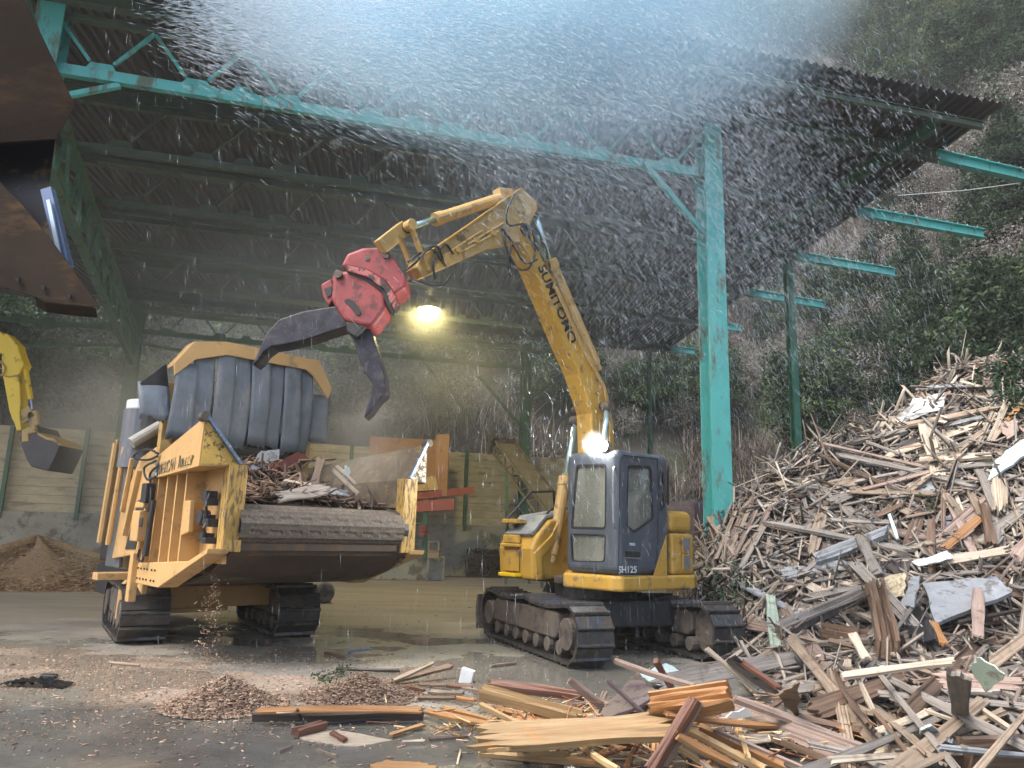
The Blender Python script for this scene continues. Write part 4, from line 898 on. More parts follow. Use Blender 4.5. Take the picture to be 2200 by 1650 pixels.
dirb = nrm(V(-.62, 0, -.95)); upb = V(.9, 0, -.5)
ta = E_.ony((1164, 573), .1245); tb = E_.ony((1217, 697), .1245)
text_mesh('SUMITOMO', .245, V(1.43, .1235, 5.62), tb - ta, np.cross(V(0, 1, 0), tb - ta), m_decal, boom, thick=.002, sx=1.02)
mb = MB(); mb.tube([(1.70, -.26, 6.14), (1.70, .16, 6.14)], .10, 16); mb.build('boom_pin', m_mud, boom)
def cyl(root, A, Bm, C, r, name='hydraulic_cylinder', m=m_yel, rr=.55):
    A, Bm, C = [np.array(q, float) for q in (A, Bm, C)]
    d = nrm(Bm - A); mb = MB(); mb.tube([A - d * .06, A + d * .05, A + d * .06, Bm - d * .14, Bm - d * .14, Bm, Bm], [r * .8, r * .8, r, r, r * 1.14, r * 1.14, r * .7], 14); o = mb.build(name, m, root)
    mb = MB(); mb.tube([Bm, C], r * rr, 12); mb.build('rod', m_chrome, o, smooth=True)
    mb = MB(); n = V(0, 1, 0); mb.tube([C - n * r * .9, C + n * r * .9], r * .95, 12); mb.build('rod_eye', m_mud, o); return o
cyl(ex, E_.ony((1185, 1200), -.42), E_.ony((1215, 1025), -.42), E_.ony((1238, 905), -.42), .095, m=m_yel2)
cyl(ex, V(.52, .30, 1.2), V(.26, .30, 2.55), V(.06, .30, 3.62), .085, m=m_yel2)
mb = MB(); mb.tube([(.02, -.5, 3.66), (.02, .36, 3.66)], .06, 12); mb.build('cylinder_pin', m_mud, boom)
a0 = V(-.02, -.05, 4.32); a1 = E_.ony((1178, 560), -.05); a2 = V(1.40, -.05, 6.62); cyl(ex, a0, a1, a2, .12, 'arm_cylinder', m_yel2)
mb = MB(); 
for y in (-.42, -.5): mb.bb((.36, y - .03, .95), (.66, y + .03, 1.3))
mb.bb((.36, .24, .95), (.66, .36, 1.3)); mb.build('cylinder_foot', m_mud, ex, .02)
# stick
st = [(1.76, 6.82), (1.44, 6.70), (1.42, 6.58), (1.56, 6.33), (1.62, 6.02), (1.80, 5.94), (2.24, 5.74), (3.32, 5.04), (3.45, 4.96), (3.56, 5.08), (3.52, 5.20), (2.47, 6.15)]
mb = MB(); mb.prism([(x, -.18, z) for x, z in st], (0, .27, 0)); stick = mb.build('stick', m_yel2, ex, .014)
mb = MB(); mb.beam((1.78, .095, 6.80), (3.5, .095, 5.22), .02, .05, up=(0, 1, 0)); mb.build('stick_edge', m_yel, stick)
mb = MB()
for a, b in (((2.1, 6.14), (2.75, 5.62)), ((2.2, 5.98), (2.9, 5.44)), ((2.5, 5.9), (3.2, 5.3))): mb.tube([(a[0], .10, a[1]), (b[0], .10, b[1])], .016, 6)
for x, z in ((2.3, 5.92), (2.6, 5.72), (2.9, 5.5), (3.15, 5.28)): mb.box((x, .11, z), (.09, .04, .07))
mb.build('stick_pipes', m_yel2, stick)
cyl(ex, V(2.02, -.05, 6.62), V(3.22, -.05, 5.90), V(3.70, -.05, 5.62), .085, 'grapple_cylinder', m_yel2)
mb = MB(); mb.prism([(x, -.14, z) for x, z in ((1.80, 6.80), (2.15, 6.72), (2.10, 6.54), (2.25, 6.36))], (0, .18, 0)); mb.build('cylinder_bracket', m_yel2, stick, .01)
for y in (-.22, .10):
    mb = MB(); mb.beam((3.70, y, 5.63), (3.38, y, 5.06), .04, .09, up=(0, 1, 0)); mb.build('side_link', m_yel2, ex, .01)
mb = MB(); mb.beam((3.70, -.05, 5.63), (4.05, -.05, 5.26), .20, .13, up=(0, 1, 0)); mb.tube([(3.70, -.26, 5.63), (3.70, .16, 5.63)], .075, 12); mb.build('bucket_link', m_yel2, ex, .01)
random.seed(5)
def hose(pts, y=.14, r=.017): hs = MB(); hs.tube(catmull([V(x, y + random.uniform(-.03, .03), z) for x, z in pts], 6), r, 6); hs.build('hose', m_hose, ex, smooth=True)
hose(((1.95, 6.64), (2.1, 6.3), (2.05, 6.1), (1.75, 6.2), (1.62, 6.0), (1.45, 5.86))); hose(((2.15, 6.05), (2.0, 5.9), (1.9, 5.75), (1.7, 5.6), (1.48, 5.72)))
hose(((2.12, 6.0), (2.05, 5.7), (1.85, 5.5), (1.62, 5.55), (1.5, 5.9), (1.55, 6.2))); hose(((3.0, 5.40), (3.15, 5.5), (3.35, 5.2), (3.3, 4.95)))
hose(((3.15, 5.25), (3.3, 5.42), (3.5, 5.3), (3.62, 5.2), (3.72, 5.1))); hose(((3.1, 5.2), (3.4, 5.35), (3.6, 5.12), (3.74, 4.98))); hose(((3.05, 5.1), (3.2, 4.88), (3.5, 4.86), (3.7, 4.85)))
hose(((1.5, 6.25), (1.3, 5.95), (1.15, 5.6))); hose(((1.62, 6.25), (1.42, 6.1), (1.25, 5.75))); hose(((2.0, 5.85), (2.04, 5.5), (1.98, 5.32)), .16, .013); hose(((1.95, 5.82), (1.97, 5.45), (2.05, 5.3)), .12, .013)
hose(((.5, 1.15), (.52, 1.6), (.3, 1.95), (.05, 2.0)), -.05, .022); hose(((.55, 1.1), (.6, 1.5), (.35, 1.8), (.0, 1.8)), .1, .022); hose(((.45, 1.3), (.62, 1.75), (.5, 2.0), (.3, 2.05)), -.55, .02); hose(((.3, 1.1), (.35, 1.5), (.2, 1.75), (-.05, 1.7)), -.1, .022)
# grapple
GZ = 9.42
def gp(pts, z=0.0): return [E_.loc(atY(p, GZ + z)) for p in pts]
toY = E_.loc(E_.o + V(0, 1, 0))
def slab(pts, z, th, name, m, par, bev=.025): mb = MB(); mb.prism(gp(pts, z), toY * th); return mb.build(name, m, par, bev, seg=3)
grp = slab([(713, 585), (747, 580), (788, 598), (827, 630), (829, 664), (800, 702), (773, 699), (740, 689), (725, 667), (710, 642), (713, 618)], 0, .52, 'grapple_body', m_red, ex, .05)
slab([(780, 531), (820, 529), (851, 560), (872, 596), (872, 617), (845, 634), (829, 606), (786, 583), (741, 573), (731, 572), (745, 544)], -.02, .50, 'grapple_head', m_red, grp, .04)
slab([(738, 568), (785, 578), (828, 603), (847, 632), (838, 648), (826, 622), (788, 594), (745, 582)], -.05, .58, 'slew_ring', M('faded_ring', (.42, .12, .12), .4, dirt=((.04, .03, .03), .5, 6)), grp, .01)
slab([(742, 577), (788, 589), (828, 615), (840, 640), (833, 660), (820, 628), (784, 603), (748, 590)], .0, .50, 'ring_gear', m_dark, grp, .01)
slab([(689, 611), (711, 598), (718, 622), (722, 634), (706, 658), (694, 637)], .05, .30, 'side_lug', m_red, grp, .02); slab([(696, 620), (713, 614), (713, 632), (703, 640)], .035, .02, 'lug_pocket', m_dark, grp, .004)
slab([(740, 644), (748, 641), (758, 645), (769, 658), (775, 672), (772, 677), (764, 676), (757, 665), (748, 654), (741, 650)], -.012, .02, 'body_slot', m_blk, grp, .003)
mb = MB(); c = gp([(789, 555)], -.03)[0]; mb.tube([c, c + toY * .05], .035, 8); c = gp([(829, 547)], -.05)[0]; mb.tube([c, c + toY * .1], .05, 12); c = gp([(726, 588)], -.05)[0]; mb.tube([c, c + toY * .5], .055, 12); mb.build('head_pins', m_mud, grp)
slab([(735, 655), (706, 659), (650, 668), (598, 686), (572, 715), (556, 750), (541, 785), (553, 776), (566, 757), (584, 744), (609, 741), (665, 728), (714, 711), (750, 700), (752, 676)], .06, .34, 'grapple_claw', m_claw, grp, .02)
slab([(736, 686), (756, 716), (768, 760), (779, 795), (799, 822), (797, 850), (788, 872), (781, 898), (795, 886), (812, 862), (830, 845), (827, 807), (814, 762), (801, 722), (792, 694), (770, 690)], .14, .34, 'grapple_claw', m_claw, grp, .02)
mb = MB()
for pts in (((598, 689), (572, 718), (548, 772)), ((812, 765), (826, 812), (826, 843))):
    for dz in (.03, .40): mb.tube(gp(pts, dz), [.03, .035, .015], 6)
pass
slab([(742, 690), (770, 694), (786, 700), (764, 724), (745, 712)], .02, .42, 'claw_hub', m_dark, grp, .02)
# operator inside the cab
def skin_person(name, label, J, Eg, R, m, root_i=0):
    me = bpy.data.meshes.new(name); me.from_pydata([tuple(p) for p in J], Eg, []); o = link(name, me, m)
    sk = o.modifiers.new('skin', 'SKIN'); 
    for i, r in enumerate(R): o.data.skin_vertices[0].data[i].radius = (r, r)
    o.data.skin_vertices[0].data[root_i].use_root = True
    o.modifiers.new('sub', 'SUBSURF').levels = 1; o.modifiers['sub'].render_levels = 2
    bpy.context.view_layer.update(); me2 = bpy.data.meshes.new_from_object(o.evaluated_get(bpy.context.evaluated_depsgraph_get())); o.modifiers.clear(); o.data = me2
    me2.materials.clear(); me2.materials.append(m); me2.polygons.foreach_set('use_smooth', [True] * len(me2.polygons)); return tag(o, label, 'person')
J = [(.12, .72, 1.62), (.08, .72, 1.82), (.06, .72, 2.02), (.08, .72, 2.16), (.10, .72, 2.27), (.12, .72, 2.40)]; R = [.15, .14, .15, .06, .085, .09]; Eg = [(0, 1), (1, 2), (2, 3), (3, 4), (4, 5)]
for s in (-1, 1):
    b = len(J); J += [(.06, .72 + s * .20, 2.04), (.12, .72 + s * .27, 1.80), (.36, .72 + s * .25, 1.74), (.45, .72 + s * .24, 1.77)]; R += [.07, .052, .04, .032]; Eg += [(2, b), (b, b + 1), (b + 1, b + 2), (b + 2, b + 3)]
    for k in range(5): J.append((.51 - .012 * abs(k - 2) - (.03 if k == 4 else 0), .72 + s * (.215 + .013 * k), 1.76 + .004 * k - (.03 if k < 4 else -.01))); R.append(.009); Eg.append((b + 3, len(J) - 1))
    b = len(J); J += [(.18, .72 + s * .11, 1.60), (.58, .72 + s * .13, 1.64), (.62, .72 + s * .13, 1.28), (.74, .72 + s * .13, 1.20)]; R += [.095, .072, .05, .04]; Eg += [(0, b), (b, b + 1), (b + 1, b + 2), (b + 2, b + 3)]
J = [E_.wor(p) for p in J]
pm, pnt, pout = newmat('operator_clothes'); gg = N(pnt, 'ShaderNodeNewGeometry'); sp = N(pnt, 'ShaderNodeSeparateXYZ'); pnt.links.new(gg.outputs['Position'], sp.inputs[0])
mr = N(pnt, 'ShaderNodeMapRange'); mr.inputs[1].default_value = 1.2; mr.inputs[2].default_value = 2.6; pnt.links.new(sp.outputs[2], mr.inputs[0])
pc = ramp(pnt, mr.outputs[0], [(.0, (.04, .045, .06)), (.30, (.04, .045, .06)), (.31, (.10, .12, .16)), (.68, (.10, .12, .16)), (.69, (.50, .33, .25))]); pnt.nodes[-1].color_ramp.interpolation = 'CONSTANT'
pb_ = N(pnt, 'ShaderNodeBsdfPrincipled', Roughness=.8); pnt.links.new(pc, pb_.inputs['Base Color']); pnt.links.new(pb_.outputs[0], pout.inputs['Surface'])
op = skin_person('person', 'seated operator in grey work clothes and pale cap behind the cab door window', J, Eg, R, pm)
def face_bits(par):
    h = V(.12, .72, 2.37)
    mb = MB(); mb.loft([[E_.wor(h + V(.005 + r * math.cos(a), r * math.sin(a), z)) for a in np.linspace(0, 2 * math.pi, 15)[:-1]] for r, z in ((.108, .05), (.112, .08), (.10, .12), (.06, .15), (.01, .16))]); mb.prism([E_.wor(h + V(x, y, .06)) for x, y in ((.08, -.08), (.19, -.06), (.21, 0), (.19, .06), (.08, .08))], (0, 0, .012)); mb.build('cap', M('pale_cap', (.55, .55, .52), .8), par)
    mb = MB(); mb.loft([[E_.wor(h + V(x, y, z)) for y in (-.045, 0, .045)] + [E_.wor(h + V(x - .02, y, z)) for y in (.05, 0, -.05)] for x, z in ((.085, -.01), (.115, -.035), (.10, -.08))]); mb.build('face_mask', m_white, par)
    mb = MB()
    for y in (-.035, .035): mb.box(E_.wor(h + V(.10, y, .025)), (.018, .018, .012))
    mb.build('eyes', m_dark, par)
face_bits(op)
# ================================================================== second excavator (only its arm reaches into view)
Z2 = 17.0
def q2(p, dz=0.0): return atY(p, Z2 + dz)
X2 = Frame((-17.6, 17.2), 0.0)
e2o = thing('excavator', 'bright yellow excavator at the left edge, arm and dark bucket hanging down', 'excavator', (*X2.o[:2], 0), 0)
def slab2(pts, dz, th, name, m, par, bev=.02): mb = MB(); mb.prism([X2.loc(q2(p, dz)) for p in pts], (0, th, 0)); return mb.build(name, m, par, bev)
st2 = slab2([(2, 722), (8, 716), (16, 717), (38, 741), (40, 752), (52, 783), (44, 796), (40, 806), (43, 835), (44, 868), (42, 890), (46, 925), (36, 928), (30, 908), (20, 885), (10, 830), (4, 800), (3, 765), (0, 745)], 0, .30, 'stick', m_yel3, e2o)
mb = MB(); mb.tube([X2.loc(q2((48, 790), .12)), X2.loc(q2((55, 795), .12)), X2.loc(q2((66, 858), .12))], .06, 10); c2 = mb.build('bucket_cylinder', m_yel3, e2o)
mb = MB(); mb.tube([X2.loc(q2((66, 858), .12)), X2.loc(q2((69, 880), .12))], .03, 8); mb.build('rod', M('violet_rod', (.3, .3, .5), .2, .6), c2)
mb = MB(); mb.beam(X2.loc(q2((33, 908), .1)), X2.loc(q2((70, 882), .1)), .3, .10, up=(0, 1, 0)); mb.beam(X2.loc(q2((71, 884), .1)), X2.loc(q2((75, 915), .1)), .2, .10, up=(0, 1, 0)); mb.build('bucket_link', m_yel2, e2o, .01)
bk = slab2([(40, 942), (46, 924), (72, 912), (80, 930), (104, 941), (112, 941), (131, 955), (118, 985), (104, 1012), (66, 1003), (55, 985), (48, 966)], -.25, .95, 'bucket', M('bucket_steel', (.055, .05, .055), .5, .3, var=.4, scale=3), e2o, .03)
slab2([(46, 924), (73, 911), (78, 928), (60, 932), (62, 948), (46, 950)], -.28, .1, 'bucket_ear', m_yel2, bk)
slab2([(80, 928), (104, 940), (113, 940), (131, 954), (130, 958), (110, 946), (100, 945), (80, 934)], -.28, .9, 'cutting_edge', m_yel2, bk, .005)
mb = MB(); mb.tube(catmull([X2.loc(q2(p, -.02)) for p in ((2, 805), (20, 809), (40, 805))], 5), .018, 6); mb.tube(catmull([X2.loc(q2(p, -.03)) for p in ((0, 775), (10, 790), (5, 808))], 5), .02, 6); mb.build('arm_hose', m_yel2, e2o)
mb = MB(); P2 = [X2.loc(q2(p, .05)) for p in ((12, 722), (4, 760), (-120, 720), (-260, 790), (-330, 960), (-380, 960), (-330, 740), (-160, 660), (0, 712))]; mb.prism(P2, (0, .34, 0)); mb.build('boom', m_yel3, e2o, .02)
mb = MB(); mb.bb((-1.2, -1.2, 1.0), (2.0, 1.2, 1.25)); mb.build('platform', m_yel3, e2o, .04)
mb = MB(); mb.bb((-1.8, -1.25, 1.26), (-.2, 1.25, 2.1)); mb.build('engine_cover', m_yel3, e2o, .12)
mb = MB(); mb.bb((.2, .2, 1.26), (1.5, 1.2, 2.8)); cc = mb.build('cab', m_cab, e2o, .08); mb = MB(); mb.bb((.35, .19, 1.8), (1.35, 1.21, 2.65)); mb.bb((.4, .3, 1.8), (1.505, 1.1, 2.65)); mb.build('cab_glazing', m_lens, cc)
mb = MB(); mb.tube([(0, 0, .7), (0, 0, 1.0)], .6, 24); mb.build('swing_ring', m_dark, e2o)
T2 = Frame(X2.o[:2], 0)
for yc, sd_ in ((-1.0, -1), (1.0, 1)): crawler(e2o, T2, X2, yc, .5, 1.42, .40, 40, sd_, rollers=5)
# ================================================================== raised loader bucket, upper left, close to the viewer
LB = V(-3.6, 4.1, 0)
lb = thing('loader_bucket', 'rusty black steel loader bucket raised high at the upper left corner', 'loader bucket', LB)
def lp(pts, y): return [atY(p, y) - LB for p in pts]
def lplate(pts, y, vec, name, m, par=lb, bev=.006): mb = MB(); mb.prism(lp(pts, y), vec); return mb.build(name, m, par, bev)
lplate([(-330, -160), (10, -100), (55, 0), (98, 90), (163, 226), (121, 300), (-330, 330)], 4.0, (-.3, .12, .03), 'side_plate', m_rust)
lplate([(-330, 300), (121, 292), (112, 360), (104, 420), (128, 545), (60, 600), (-330, 620)], 4.25, (-.3, .1, .05), 'inner_plate', M('worn_black_plate', (.014, .014, .02), .35, .3, var=.4, scale=3, dirt=((.16, .10, .02), .36, 1.8)))
lplate([(-330, 200), (0, 394), (52, 445), (112, 520), (160, 585), (216, 662), (192, 660), (140, 650), (84, 642), (0, 616), (-330, 560)], 3.8, (-.05, .05, .045), 'cutting_edge', m_rustpale)
lplate([(72, 634), (140, 642), (206, 660), (150, 655), (95, 648)], 3.79, (0, .04, -.05), 'edge_wear_plate', m_rustpale)
mb = MB(); a, b = lp([(103, 408), (143, 575)], 4.05); mb.beam(a, b, .05, .06); mb.build('edge_bar', M('blue_steel_edge', (.16, .20, .30), .25, .6), lb)
mb = MB(); a, b = lp([(104, 430), (128, 552)], 4.0); mb.beam(a, b, .012, .02); mb.build('bright_edge', M('bright_steel', (.5, .6, .7), .25, .6), lb)
for p in ((40, 600), (95, 618), (150, 636)): c = lp([p], 3.79)[0]; mb = MB(); mb.tube([c, c + V(0, -.012, -.004)], .014, 6); mb.build('edge_bolt', m_dark, lb)
mb = MB(); a, b = lp([(-250, 250), (-1200, 500)], 4.6); mb.beam(a, b, .35, .5); mb.build('lift_arm', m_rust, lb)

# ================================================================== wood heap on the right
def ridge(x): return np.clip(.7 + (x - 2.9) * 2.1, .2, None) * (x < 3.5) + (x >= 3.5) * (1.95 + np.clip(x - 3.5, 0, 5.0) * .575)
def heap(x, y):
    x = np.asarray(x, float); y = np.asarray(y, float)
    y0 = np.interp(x, [2.6, 3.4, 4.6, 6.0, 9], [11.9, 11.0, 9.9, 8.9, 7.6]); yr = np.interp(x, [2.6, 4, 8.5], [12.8, 12.7, 12.6])
    t = np.clip((y - y0) / (yr - y0), 0, 1); up = ridge(x) * (t ** .85); back = np.clip(1 - (y - yr - .8) / 4.5, 0, 1)
    h = np.where(y < yr, up, ridge(x) * np.clip(back, 0, 1))
    lowx = np.clip((x - 2.2) / 1.4, 0, 1); fy = np.interp(x, [2, 3.0, 4.2, 6, 9], [9.9, 7.4, 6.9, 5.6, 4.2])
    apron = .42 * lowx * np.clip((y - fy) / 1.2, 0, 1) * (y < 12)
    h = np.maximum(h, apron) + (.55 * (vnoise(x, y, .85, 3) - .55) + .22 * (vnoise(x, y, .33, 4) - .5)) * np.clip(np.maximum(h, apron) * 2, 0, 1)
    left = np.clip((x - 2.75 - np.clip(11.9 - y, 0, 3) * .05) / .5, 0, 1)
    return h * left
hx = np.linspace(2.4, 12, 110); hy_ = np.linspace(4.2, 18.5, 140); HX, HY = np.meshgrid(hx, hy_); HZ = heap(HX, HY)
vid = np.arange(HX.size).reshape(HX.shape); q = np.stack([vid[:-1, :-1], vid[:-1, 1:], vid[1:, 1:], vid[1:, :-1]], -1).reshape(-1, 4); keep = HZ.ravel()[q].max(1) > .03
hm = fast_mesh('wood_waste_heap', np.stack([HX.ravel(), HY.ravel(), HZ.ravel() - .12], -1), q[keep], M('heap_core', (.065, .05, .040), .9, var=.6, scale=9, dirt=((.16, .12, .09), .45, 14), bump=.6, bscale=14))
tag(hm, 'dark packed core of the demolition wood heap on the right', 'wood heap', kind='stuff')
def on_heap(p, lift=.06):
    d = ray(p); d = d / d[1]; t = 3.5
    while t < 18:
        c = CAM + d * t
        if c[2] < max(float(heap(c[0], c[1])), 0) + lift: return c
        t += .04
    c = CAM + d * 12.5; c[2] = min(c[2], max(float(heap(c[0], c[1])), 0) + lift); return c
wcols = np.array([(.25, .215, .18), (.19, .16, .14), (.31, .27, .23), (.13, .11, .095), (.38, .335, .28), (.075, .062, .052), (.26, .195, .15), (.24, .225, .21), (.46, .41, .34)])
m_chip = tinted('wood_splinters', .8)
def sticks(name, P, Nn, L, w, t, cols, flat=.5, m=None, nrml=None):
    """n split sticks (square bars with slanted ends) lying near the surface with normal nrml"""
    n = Nn; Lh = L[0] * np.exp(rng.normal(0, .5, n)); Lh = np.clip(Lh, L[0] * .3, L[1]) / 2; wh = w * rng.uniform(.5, 1.8, n) / 2; th = t * rng.uniform(.5, 1.5, n) / 2
    a = rng.normal(0, 1, (n, 3)); nr = np.array([0, 0, 1.0]) if nrml is None else nrml
    a -= (a * nr).sum(1)[:, None] * nr * flat; a /= np.linalg.norm(a, axis=1)[:, None]; b = np.cross(nr + rng.normal(0, .35, (n, 3)), a); b /= np.linalg.norm(b, axis=1)[:, None]; c = np.cross(a, b)
    vs = []
    for s, k in ((-1, 1.0), (1, 1.0)):
        for (i, j) in ((-1, -1), (1, -1), (1, 1), (-1, 1)):
            e = Lh * (1 + .25 * i * rng.uniform(-1, 1, n)); taper = rng.uniform(.35, 1, n)
            vs.append(P + a * (s * e)[:, None] + b * (i * wh * taper)[:, None] + c * (j * th)[:, None])
    v = np.stack(vs, 1).reshape(-1, 3); base = (np.arange(n) * 8)[:, None]
    f = np.concatenate([base + np.array([q_]) for q_ in ((3, 2, 1, 0), (4, 5, 6, 7), (0, 1, 5, 4), (1, 2, 6, 5), (2, 3, 7, 6), (3, 0, 4, 7))], 0)
    col = cols[rng.integers(0, len(cols), n)] * rng.uniform(.65, 1.2, (n, 1)); col = np.concatenate([col] * 6, 0)
    return fast_mesh(name, v, f, m or m_chip, color=col)
def heap_points(n, x0, x1, y0, y1, hmin=.05, far=True):
    out = []
    while sum(map(len, out)) < n:
        x = rng.uniform(x0, x1, n); y = rng.uniform(y0, y1, n); z = heap(x, y); ok = z > hmin
        out.append(np.stack([x, y, z], -1)[ok])
    return np.concatenate(out)[:n]
def heap_norm(P):
    e = .12; gx_ = (heap(P[:, 0] + e, P[:, 1]) - heap(P[:, 0] - e, P[:, 1])) / (2 * e); gy_ = (heap(P[:, 0], P[:, 1] + e) - heap(P[:, 0], P[:, 1] - e)) / (2 * e)
    nn = np.stack([-gx_, -gy_, np.ones(len(P))], -1); return nn / np.linalg.norm(nn, axis=1)[:, None]
P = heap_points(7500, 2.7, 9.8, 4.3, 13.6); P[:, 2] += rng.uniform(-.02, .16, len(P))
tag(sticks('wood_splinters', P, len(P), (.42, 1.7), .036, .018, wcols, .60, nrml=heap_norm(P)), 'countless broken splinters and sticks covering the wood heap', 'splinters', kind='stuff')
P = heap_points(2600, 2.7, 9.8, 4.3, 13.4); P[:, 2] += rng.uniform(.0, .1, len(P))
tag(sticks('wood_fragments', P, len(P), (.22, .6), .085, .018, np.concatenate([wcols[:6] * .75, wcols[:4]]), .85, nrml=heap_norm(P)), 'small torn board fragments filling the gaps of the wood heap', 'fragments', kind='stuff')

# single boards --------------------------------------------------------------
def board_mesh(L, w, t, jag=.06, seed=0, taper=0.0):
    """a board with ragged grain: rows run along the length, each row breaks off at its own place"""
    r = random.Random(seed); ny = 4 if w < .06 else 7 if w < .16 else 12; nx = 7
    ys = [-w / 2 + w * k / ny for k in range(ny + 1)]
    e = [[0.0] * (ny + 1), [0.0] * (ny + 1)]
    for s_ in (0, 1):
        v = 0.0
        for k in range(ny + 1): v = .35 * v + r.uniform(-1, .7); e[s_][k] = v * jag
    rdg = [r.uniform(-.30, .15) * t for _ in ys]; bow = r.uniform(-.012, .012) * L; wv = r.uniform(0, 6); tw = r.uniform(-.15, .15); rings = []
    for i in range(nx + 1):
        u = i / nx; x = -L / 2 + L * u; wf = 1 - taper * u; top, bot = [], []
        for k, y in enumerate(ys):
            edge = (.06 * w * math.sin(7 * u + wv + (3 if k else 0))) if k in (0, ny) else 0
            dx = e[1][k] * u ** 8 - e[0][k] * (1 - u) ** 8; z = bow * 4 * u * (1 - u) + tw * y * (u - .5)
            top.append((x + dx, y * wf + edge, z + t / 2 + rdg[k] * (1 + .5 * math.sin(5 * u + k)))); bot.append((x + dx * .8, y * wf + edge, z - t / 2))
        rings.append(top + bot[::-1])
    mb = MB(); mb.loft(rings, caps=False); n = 2 * (ny + 1)
    for o_ in (0, nx * n):
        for k in range(ny): mb.f.append([o_ + k, o_ + k + 1, o_ + n - 2 - k, o_ + n - 1 - k]); mb.mi.append(0)
    return mb
def orient(A, B, face):
    x = nrm(np.array(B) - A); z = nrm(np.array(face) - x * (np.array(face) @ x)); y = np.cross(z, x)
    return Matrix(((x[0], y[0], z[0], 0), (x[1], y[1], z[1], 0), (x[2], y[2], z[2], 0), (0, 0, 0, 1)))
FACE = V(-.15, -.62, .76); bseed = [0]
def lay(A, B, w, t, m, name, label, cat='board', group=None, face=FACE, jag=None, taper=0.0, bev=0.0):
    A = np.array(A); B = np.array(B); L = np.linalg.norm(B - A); bseed[0] += 1
    o = board_mesh(L, w, t, jag if jag is not None else min(.10, .5 * w), bseed[0], taper).build(name, W[m], None, bev)
    Mx = orient(A, B, face); Mx.translation = Vector((A + B) / 2); o.matrix_world = Mx
    return tag(o, label, cat, group)
def pile(a, b, wpx, m, label, name='board', t=.03, la=.10, lb_=.10, cat='board', taper=0.0, jag=None, face=FACE):
    A = on_heap(a, la); B = on_heap(b, lb_); w = wpx * np.linalg.norm((A + B) / 2 - CAM) / FOC; return lay(A, B, w, t, m, name, label, cat, taper=taper, jag=jag, face=face)
def flat(a, b, wpx, m, label, z0=.06, z1=.06, name='board', t=.03, cat='board', taper=0.0, jag=None, face=V(-.05, -.45, .89)):
    A = atH(a, z0); B = atH(b, z1); w = wpx * np.linalg.norm((A + B) / 2 - CAM) / FOC; return lay(A, B, w, t, m, name, label, cat, taper=taper, jag=jag, face=face)
def sheet(P3, m, label, name='board_sheet', t=.015, cat='sheet'):
    P3 = [np.array(p) for p in P3]; c = sum(P3) / len(P3); n = np.zeros(3)
    for i in range(len(P3)): n += np.cross(P3[i] - c, P3[(i + 1) % len(P3)] - c)
    n = nrm(n); n = n if n[1] < 0 or n[2] > .5 else -n
    P3 = [p - n * ((p - c) @ n) for p in P3]; r = random.Random(len(label)); E = []
    for i in range(len(P3)):
        a, b = P3[i], P3[(i + 1) % len(P3)]; E.append(a)
        for k in (.2, .4, .6, .8): E.append(a + (b - a) * k + np.cross(n, nrm(b - a)) * r.uniform(-.02, .02))
    mb = MB(); mb.prism([p - c for p in E], n * -t); o = mb.build(name, W[m]); o.location = c; return tag(o, label, cat)
def psheet(ps, m, label, lift=.12, **k): return sheet([on_heap(p, lift) for p in ps], m, label, **k)
def gsheet(ps, zs, m, label, **k): return sheet([atH(p, z) for p, z in zip(ps, zs)], m, label, **k)
# upper heap
psheet([(1922, 900), (1930, 865), (1962, 858), (2034, 842), (2022, 880)], 'white', 'torn white panel lying near the top of the heap', .2)
psheet([(1880, 862), (1907, 850), (1962, 855), (1925, 893), (1897, 893)], 'pale', 'pale tan plywood square touching the left end of the torn white panel', .2)
psheet([(1844, 902), (1890, 876), (1900, 890), (1854, 914)], 'pink', 'peach plywood scrap just below the pale tan plywood square', .15)
psheet([(1960, 855), (2010, 846), (2045, 843), (2025, 858)], 'pink', 'thin pinkish sheet tucked behind the torn white panel', .22)
pile((1928, 917), (2138, 876), 15, 'tan', 'long tan plank running across the heap below the torn white panel', t=.05, la=.2, lb_=.2)
pile((1830, 950), (1950, 925), 14, 'grey', 'weathered beam ending left of the long tan plank', t=.06, la=.16, lb_=.2)
pile((1850, 930), (1930, 915), 10, 'grey', 'short grey beam stacked directly under the peach plywood scrap', t=.05, la=.16)
pile((1986, 911), (2016, 1022), 23, 'pale', 'broad pale plank sliding down the upper heap, crossed by a level plank', t=.04, la=.3, lb_=.25, jag=.02)
pile((1978, 988), (2129, 978), 17, 'pale', 'level pale plank crossing over the broad sloping plank', t=.06, la=.33, lb_=.3, jag=.02)
pile((1860, 952), (1936, 974), 11, 'pale', 'pale tapered board left of the crossed planks', t=.025, la=.14, lb_=.14, taper=.5)
pile((1826, 965), (1850, 988), 11, 'tan', 'short tan offcut left of the tapered board', t=.025)
psheet([(2121, 1030), (2139, 990), (2200, 940), (2210, 975)], 'sheet', 'pale blue white sheet jutting in from the right edge of the heap', .35, t=.04)
pile((2162, 866), (2126, 950), 10, 'pale', 'upright pale stick leaning near the green branch on the heap', t=.03, la=.2, lb_=.2)
psheet([(2148, 909), (2184, 901), (2188, 924), (2163, 945)], 'pink', 'pink plywood shard at the right below the green branch', .25)
pile((2197, 866), (2163, 904), 8, 'orange', 'orange brown stick at the far right below the green branch', t=.025, la=.3, lb_=.25)
psheet([(2088, 990), (2128, 988), (2130, 1004), (2110, 1004), (2100, 1000)], 'lime', 'pale lime scrap under the right end of the level plank', .2, cat='scrap')
pile((2103, 1005), (2146, 1100), 20, 'grey', 'grey plank leaning beside a pale bare post at the right of the heap', t=.04, la=.2, lb_=.3)
